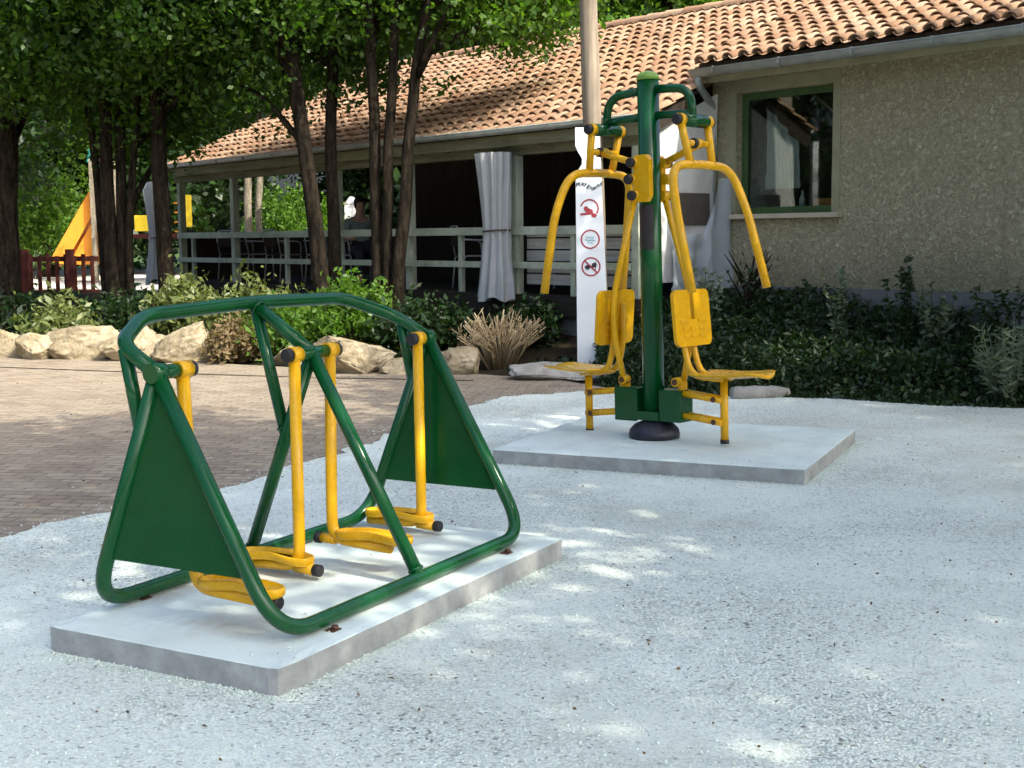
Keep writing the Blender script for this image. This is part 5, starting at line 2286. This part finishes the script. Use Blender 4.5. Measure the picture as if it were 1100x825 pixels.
def bush(label, px, d, wpx, ztop, mat, leaf=.075, n=1500, seed=1, name='bush', group='bushes in the planting bed', zbase=None, straggle=.25):
    p = at(px, 255, d)
    z0 = hz(p.x, p.y) if zbase is None else zbase
    w_ = wpx * d / FPX
    h_ = ztop - z0
    t = thing(name, label, 'bush', (p.x, p.y, z0), 0, group)
    rs = random.Random(seed)
    m_ = MB()
    cen, br = [], []
    for k in range(26):
        a = rs.uniform(0, 6.28)
        rr = rs.random() ** .6
        top = Vector((math.cos(a) * rr * w_ * .5, math.sin(a) * rr * w_ * .38, h_ * (1 - .5 * rr * rr) * rs.uniform(.55, 1.0)))
        base = Vector((top.x * .15, top.y * .15, 0))
        mid = base.lerp(top, .5) + Vector((rs.gauss(0, .03), rs.gauss(0, .03), .05))
        m_.tube([base, mid, top], [.011, .008, .004], 5)
        for q in (.55, .8, 1.0):
            cen.append(tuple(base.lerp(mid, q * 2) if q < .5 else mid.lerp(top, q * 2 - 1)))
            br.append(rs.uniform(.6, 1.2) * w_ * .13)
    m_.build('stems', M['deadleaf'], t)
    cen, br = np.array(cen), np.array(br)
    idx = np.random.default_rng(seed).integers(0, len(cen), n)
    g = np.random.default_rng(seed + 1).normal(size=(n, 3)) * br[idx][:, None] * .7
    P = cen[idx] + g
    P[:, 2] = np.abs(P[:, 2])
    P = np.concatenate([P])
    quads_object('foliage', leaf_quads(P, leaf, .45, -.1), M[mat], t)
    return t


bush('low sprawling light green bush behind the leftmost boulders', 62, 17.6, 92, .78, 'leaf_olive', .10, 1500, 3)
bush('sunlit olive bush behind the walker handrail corner', 188, 17.2, 90, .98, 'leaf_olive', .10, 2600, 4)
bush('yellow green bush seen above the left part of the walker handrail', 268, 16.9, 120, 1.0, 'leaf_olive', .09, 3000, 5)
bush('leafy bright green bush at the foot of the leaning trunk', 305, 16.2, 110, .72, 'leaf_bright', .085, 2600, 6)
bush('bright green bush between the leaning trunk and the cluster of stems', 378, 15.9, 84, 1.10, 'leaf_bright', .085, 3200, 7)
bush('dark green bush at the foot of the cluster of stems', 452, 15.7, 110, .80, 'leaf_dark', .09, 2600, 8)
bush('brown withered weed clump between two boulders behind the walker', 248, 15.9, 70, .50, 'brownweed', .07, 2600, 9, zbase=0.02)
bush('dark low bush at the far left behind the boulders', 20, 18.6, 90, .85, 'leaf_dark', .10, 1600, 10)
bush('dark low bush in front of the clump of thin stems', 130, 17.9, 90, .85, 'leaf_dark', .10, 2000, 12)
bush('dark low bush under the grey curtain behind the dry bush', 560, 15.4, 90, .75, 'leaf_dark', .09, 2200, 13)
bush('bright sunlit shrub seen through the terrace left of the leaning trunk', 305, 29.5, 90, 2.75, 'leaf_bright', .11, 7500, 14, zbase=.5, group='shrubs beyond the terrace')
bush('bright sunlit shrub seen through the terrace between two trunks', 350, 31.5, 60, 2.6, 'leaf_bright', .11, 4800, 15, zbase=.5, group='shrubs beyond the terrace')
bush('green shrub beyond the terrace right of the yellow play panel', 216, 30, 26, 2.2, 'leaf_tree', .11, 3000, 16, zbase=.5, group='shrubs beyond the terrace')
bush('sunlit green shrub behind the fence left of the slide', 30, 33, 130, 3.6, 'leaf_bright', .13, 6500, 17, zbase=.5, group='shrubs beyond the terrace')


def dry_bush():
    p = at(536, 255, 14.85)
    z0 = hz(p.x, p.y)
    t = thing('dry_bush', 'dry straw coloured bush of bare upright stems in front of the grey curtain', 'bush', (p.x, p.y, z0), 0)
    rs = random.Random(4)
    m_ = MB()
    for k in range(130):
        a = rs.uniform(0, 6.28)
        sp = rs.random() ** .6
        tx, ty = math.cos(a) * sp * .56, math.sin(a) * sp * .42
        h_ = rs.uniform(.40, .76) * (1 - .28 * sp)
        b0 = Vector((tx * .28, ty * .28, -.02))
        top = Vector((tx, ty, h_))
        mid = b0.lerp(top, .5) + Vector((-tx * .10 + rs.gauss(0, .02), -ty * .10, .05))
        m_.tube([b0, mid, top], [.010, .0095, .0065], 5)
        for j in range(rs.randint(1, 3)):
            s_ = mid.lerp(top, rs.uniform(.0, .9))
            e = s_ + Vector((rs.gauss(0, .06), rs.gauss(0, .06), rs.uniform(.03, .14)))
            m_.tube([s_, e], [.0075, .0045], 4)
    m_.build('stems', M['straw'], t)


dry_bush()


def ground_cover():
    n = 150000
    x = RNG.uniform(.9, 7.5, n)
    y = RNG.uniform(8.0, 15.2, n)
    d = bound_dist(x, y)
    # house front line in the same coordinates
    hx = (x - HO.x) * HYv.x + (y - HO.y) * HYv.y
    ok = (d > .02) & (hx < -.05)
    x, y, d, hx = x[ok], y[ok], d[ok], hx[ok]
    hump = np.array([.5 + .5 * noise.noise((a * 1.6, b_ * 1.6, 4.0)) for a, b_ in zip(x, y)])
    top = (.22 + .32 * hump) * np.clip(d / .35, .18, 1)
    z = height(x, y) + top * RNG.random(len(x)) ** .55
    dirs = RNG.normal(size=(len(x), 3))
    P = np.stack([x, y, z], 1)
    o = quads_object('ground_cover', leaf_quads(P, .066, .42, -.4, dirs), M['leaf_dark'])
    tag(o, 'dark green low ground cover filling the bed against the house wall', 'ground cover', kind='stuff')
    # weeds over the soil of the left bed
    n = 40000
    x = RNG.uniform(-10, 1.2, n)
    y = RNG.uniform(13.6, 22, n)
    d = bound_dist(x, y)
    hx = (x - HO.x) * HYv.x + (y - HO.y) * HYv.y
    ok = (d > .25) & (hx < -1.3)
    x, y, d = x[ok], y[ok], d[ok]
    cl = np.array([noise.noise((a * 1.1, b_ * 1.1, 8.0)) for a, b_ in zip(x, y)])
    ok = cl > -.1
    x, y, cl = x[ok], y[ok], cl[ok]
    P = np.stack([x, y, height(x, y) + RNG.random(len(x)) * .16 * (cl + .4)], 1)
    o = quads_object('ground_ivy', leaf_quads(P, .075, .5, -.2), M['leaf_dark'])
    tag(o, 'low weeds and ivy over the soil under the trees', 'ground cover', kind='stuff')


ground_cover()


def stem_plant(px, d, ztop, label, nst=5, spread=.10, leaf=.06, mat='leaf_dark', seed=1, bare=False):
    p = at(px, 255, d)
    z0 = hz(p.x, p.y)
    t = thing('tall_weed', label, 'plant', (p.x, p.y, z0), 0, 'tall weeds against the house wall')
    rs = random.Random(seed)
    m_ = MB()
    L, D = [], []
    for k in range(nst):
        h_ = (ztop - z0) * rs.uniform(.75, 1)
        top = Vector((rs.gauss(0, spread), rs.gauss(0, spread * .6), h_))
        pts = [Vector((rs.gauss(0, .03), rs.gauss(0, .03), 0))]
        for j in range(1, 7):
            pts.append(pts[0].lerp(top, j / 6) + Vector((rs.gauss(0, .008), rs.gauss(0, .008), 0)))
        m_.tube(pts, [.007 - .0008 * j for j in range(7)], 5)
        for j in range(0 if bare else 46):
            u = rs.uniform(.25, 1.0)
            c = pts[0].lerp(top, u)
            a = rs.uniform(0, 6.28)
            dv = Vector((math.cos(a), math.sin(a), rs.uniform(-.3, .6)))
            L.append(tuple(c + dv * leaf * .5 * (1.2 - .5 * u)))
            D.append(tuple(dv))
        if bare:
            for j in range(14):
                c = pts[0].lerp(top, rs.uniform(.6, 1.0))
                L.append(tuple(c + Vector((rs.gauss(0, .02), rs.gauss(0, .02), 0))))
                D.append((rs.gauss(0, 1), rs.gauss(0, 1), .3))
    m_.build('stems', M['leaf_dark'], t)
    quads_object('leaves', leaf_quads(np.array(L), leaf, .42, 0, np.array(D)), M[mat], t)


stem_plant(868, 13.1, 1.12, 'small leafy weed left of the pair of thin stalks by the wall', 3, .05, .055, 'leaf_dark', 1)
stem_plant(903, 12.9, 1.20, 'leafy weed with whorled leaves below the right edge of the window', 4, .06, .07, 'leaf_grey', 2)
stem_plant(927, 12.8, 1.24, 'thin bare stalk standing against the wall right of the window', 2, .02, .03, 'leaf_dark', 3, True)
stem_plant(973, 12.5, 1.35, 'tallest dense dark weed against the middle of the wall', 7, .08, .075, 'leaf_dark', 4)
stem_plant(1008, 12.4, 1.08, 'short broad leafy weed right of the tallest weed', 6, .13, .075, 'leaf_grey', 5)
stem_plant(1068, 12.0, 1.02, 'rounded dark weed near the right edge against the plinth', 8, .16, .07, 'leaf_dark', 6)
stem_plant(1093, 11.9, 1.10, 'dark weed at the right edge of the photo against the plinth', 5, .10, .06, 'leaf_dark', 7)
stem_plant(760, 13.3, 1.22, 'feathery grey green weed in front of the plastic sheet', 9, .09, .06, 'leaf_grey', 8)


def grass_plant(px, d, label, seed, n=70, h=.75, w=.45, mat='leaf_grey'):
    p = at(px, 255, d)
    z0 = hz(p.x, p.y)
    t = thing('wild_plant', label, 'plant', (p.x, p.y, z0), 0)
    rs = random.Random(seed)
    Q = []
    for k in range(n):
        a = rs.uniform(0, 6.28)
        sp = rs.random() ** .6 * w
        top = Vector((math.cos(a) * sp, math.sin(a) * sp * .8, h * rs.uniform(.55, 1)))
        b0 = Vector((top.x * .3, top.y * .3, 0))
        for j in range(16):
            c = b0.lerp(top, .25 + .75 * j / 15)
            s_ = 1 if j % 2 else -1
            dv = Vector((rs.gauss(0, .5) + s_ * .6, rs.gauss(0, .5), rs.uniform(-.1, .6)))
            Q.append((c + dv * .03, dv))
    P = np.array([tuple(q[0]) for q in Q])
    D = np.array([tuple(q[1]) for q in Q])
    quads_object('leaves', leaf_quads(P, .085, .2, 0, D), M[mat], t)
    m_ = MB()
    rs = random.Random(seed)
    for k in range(n):
        a = rs.uniform(0, 6.28)
        sp = rs.random() ** .6 * w
        top = Vector((math.cos(a) * sp, math.sin(a) * sp * .8, h * rs.uniform(.55, 1)))
        m_.tube([Vector((top.x * .3, top.y * .3, 0)), top], [.005, .002], 4)
        for j in range(16): [rs.gauss(0, 1) for _ in range(2)], rs.uniform(0, 1)
    m_.build('stems', M[mat], t)


grass_plant(1092, 11.25, 'pale silvery leaved plant at the right edge in front of the dark ground cover', 3)


def dark_shrub():
    d = 13.9
    p = at(806, 255, d)
    z0 = hz(p.x, p.y)
    t = thing('bare_shrub', 'dark bare branched shrub against the wall below the window', 'shrub', (p.x, p.y, z0), 0)
    rs = random.Random(9)
    m_ = MB()
    m_.tube([(0, 0, 0), (-.02, 0, .35), (-.03, 0, .6)], [.07, .055, .03], 9)
    for k in range(16):
        z = rs.uniform(.25, .6)
        a = rs.uniform(0, 6.28)
        L = rs.uniform(.25, .6)
        e = Vector((math.cos(a) * L * .55, math.sin(a) * L * .35, z + L * .8))
        m_.tube([(-.02, 0, z), e * .5 + Vector((0, 0, z * .5)), e], [.022, .013, .004], 6)
    m_.build('branches', M['bark'], t)
    P = np.random.default_rng(3).normal(size=(420, 3)) * np.array([.12, .1, .20]) + np.array([0, 0, .38])
    quads_object('leaves', leaf_quads(P, .06, .45), M['leaf_dark'], t)


dark_shrub()
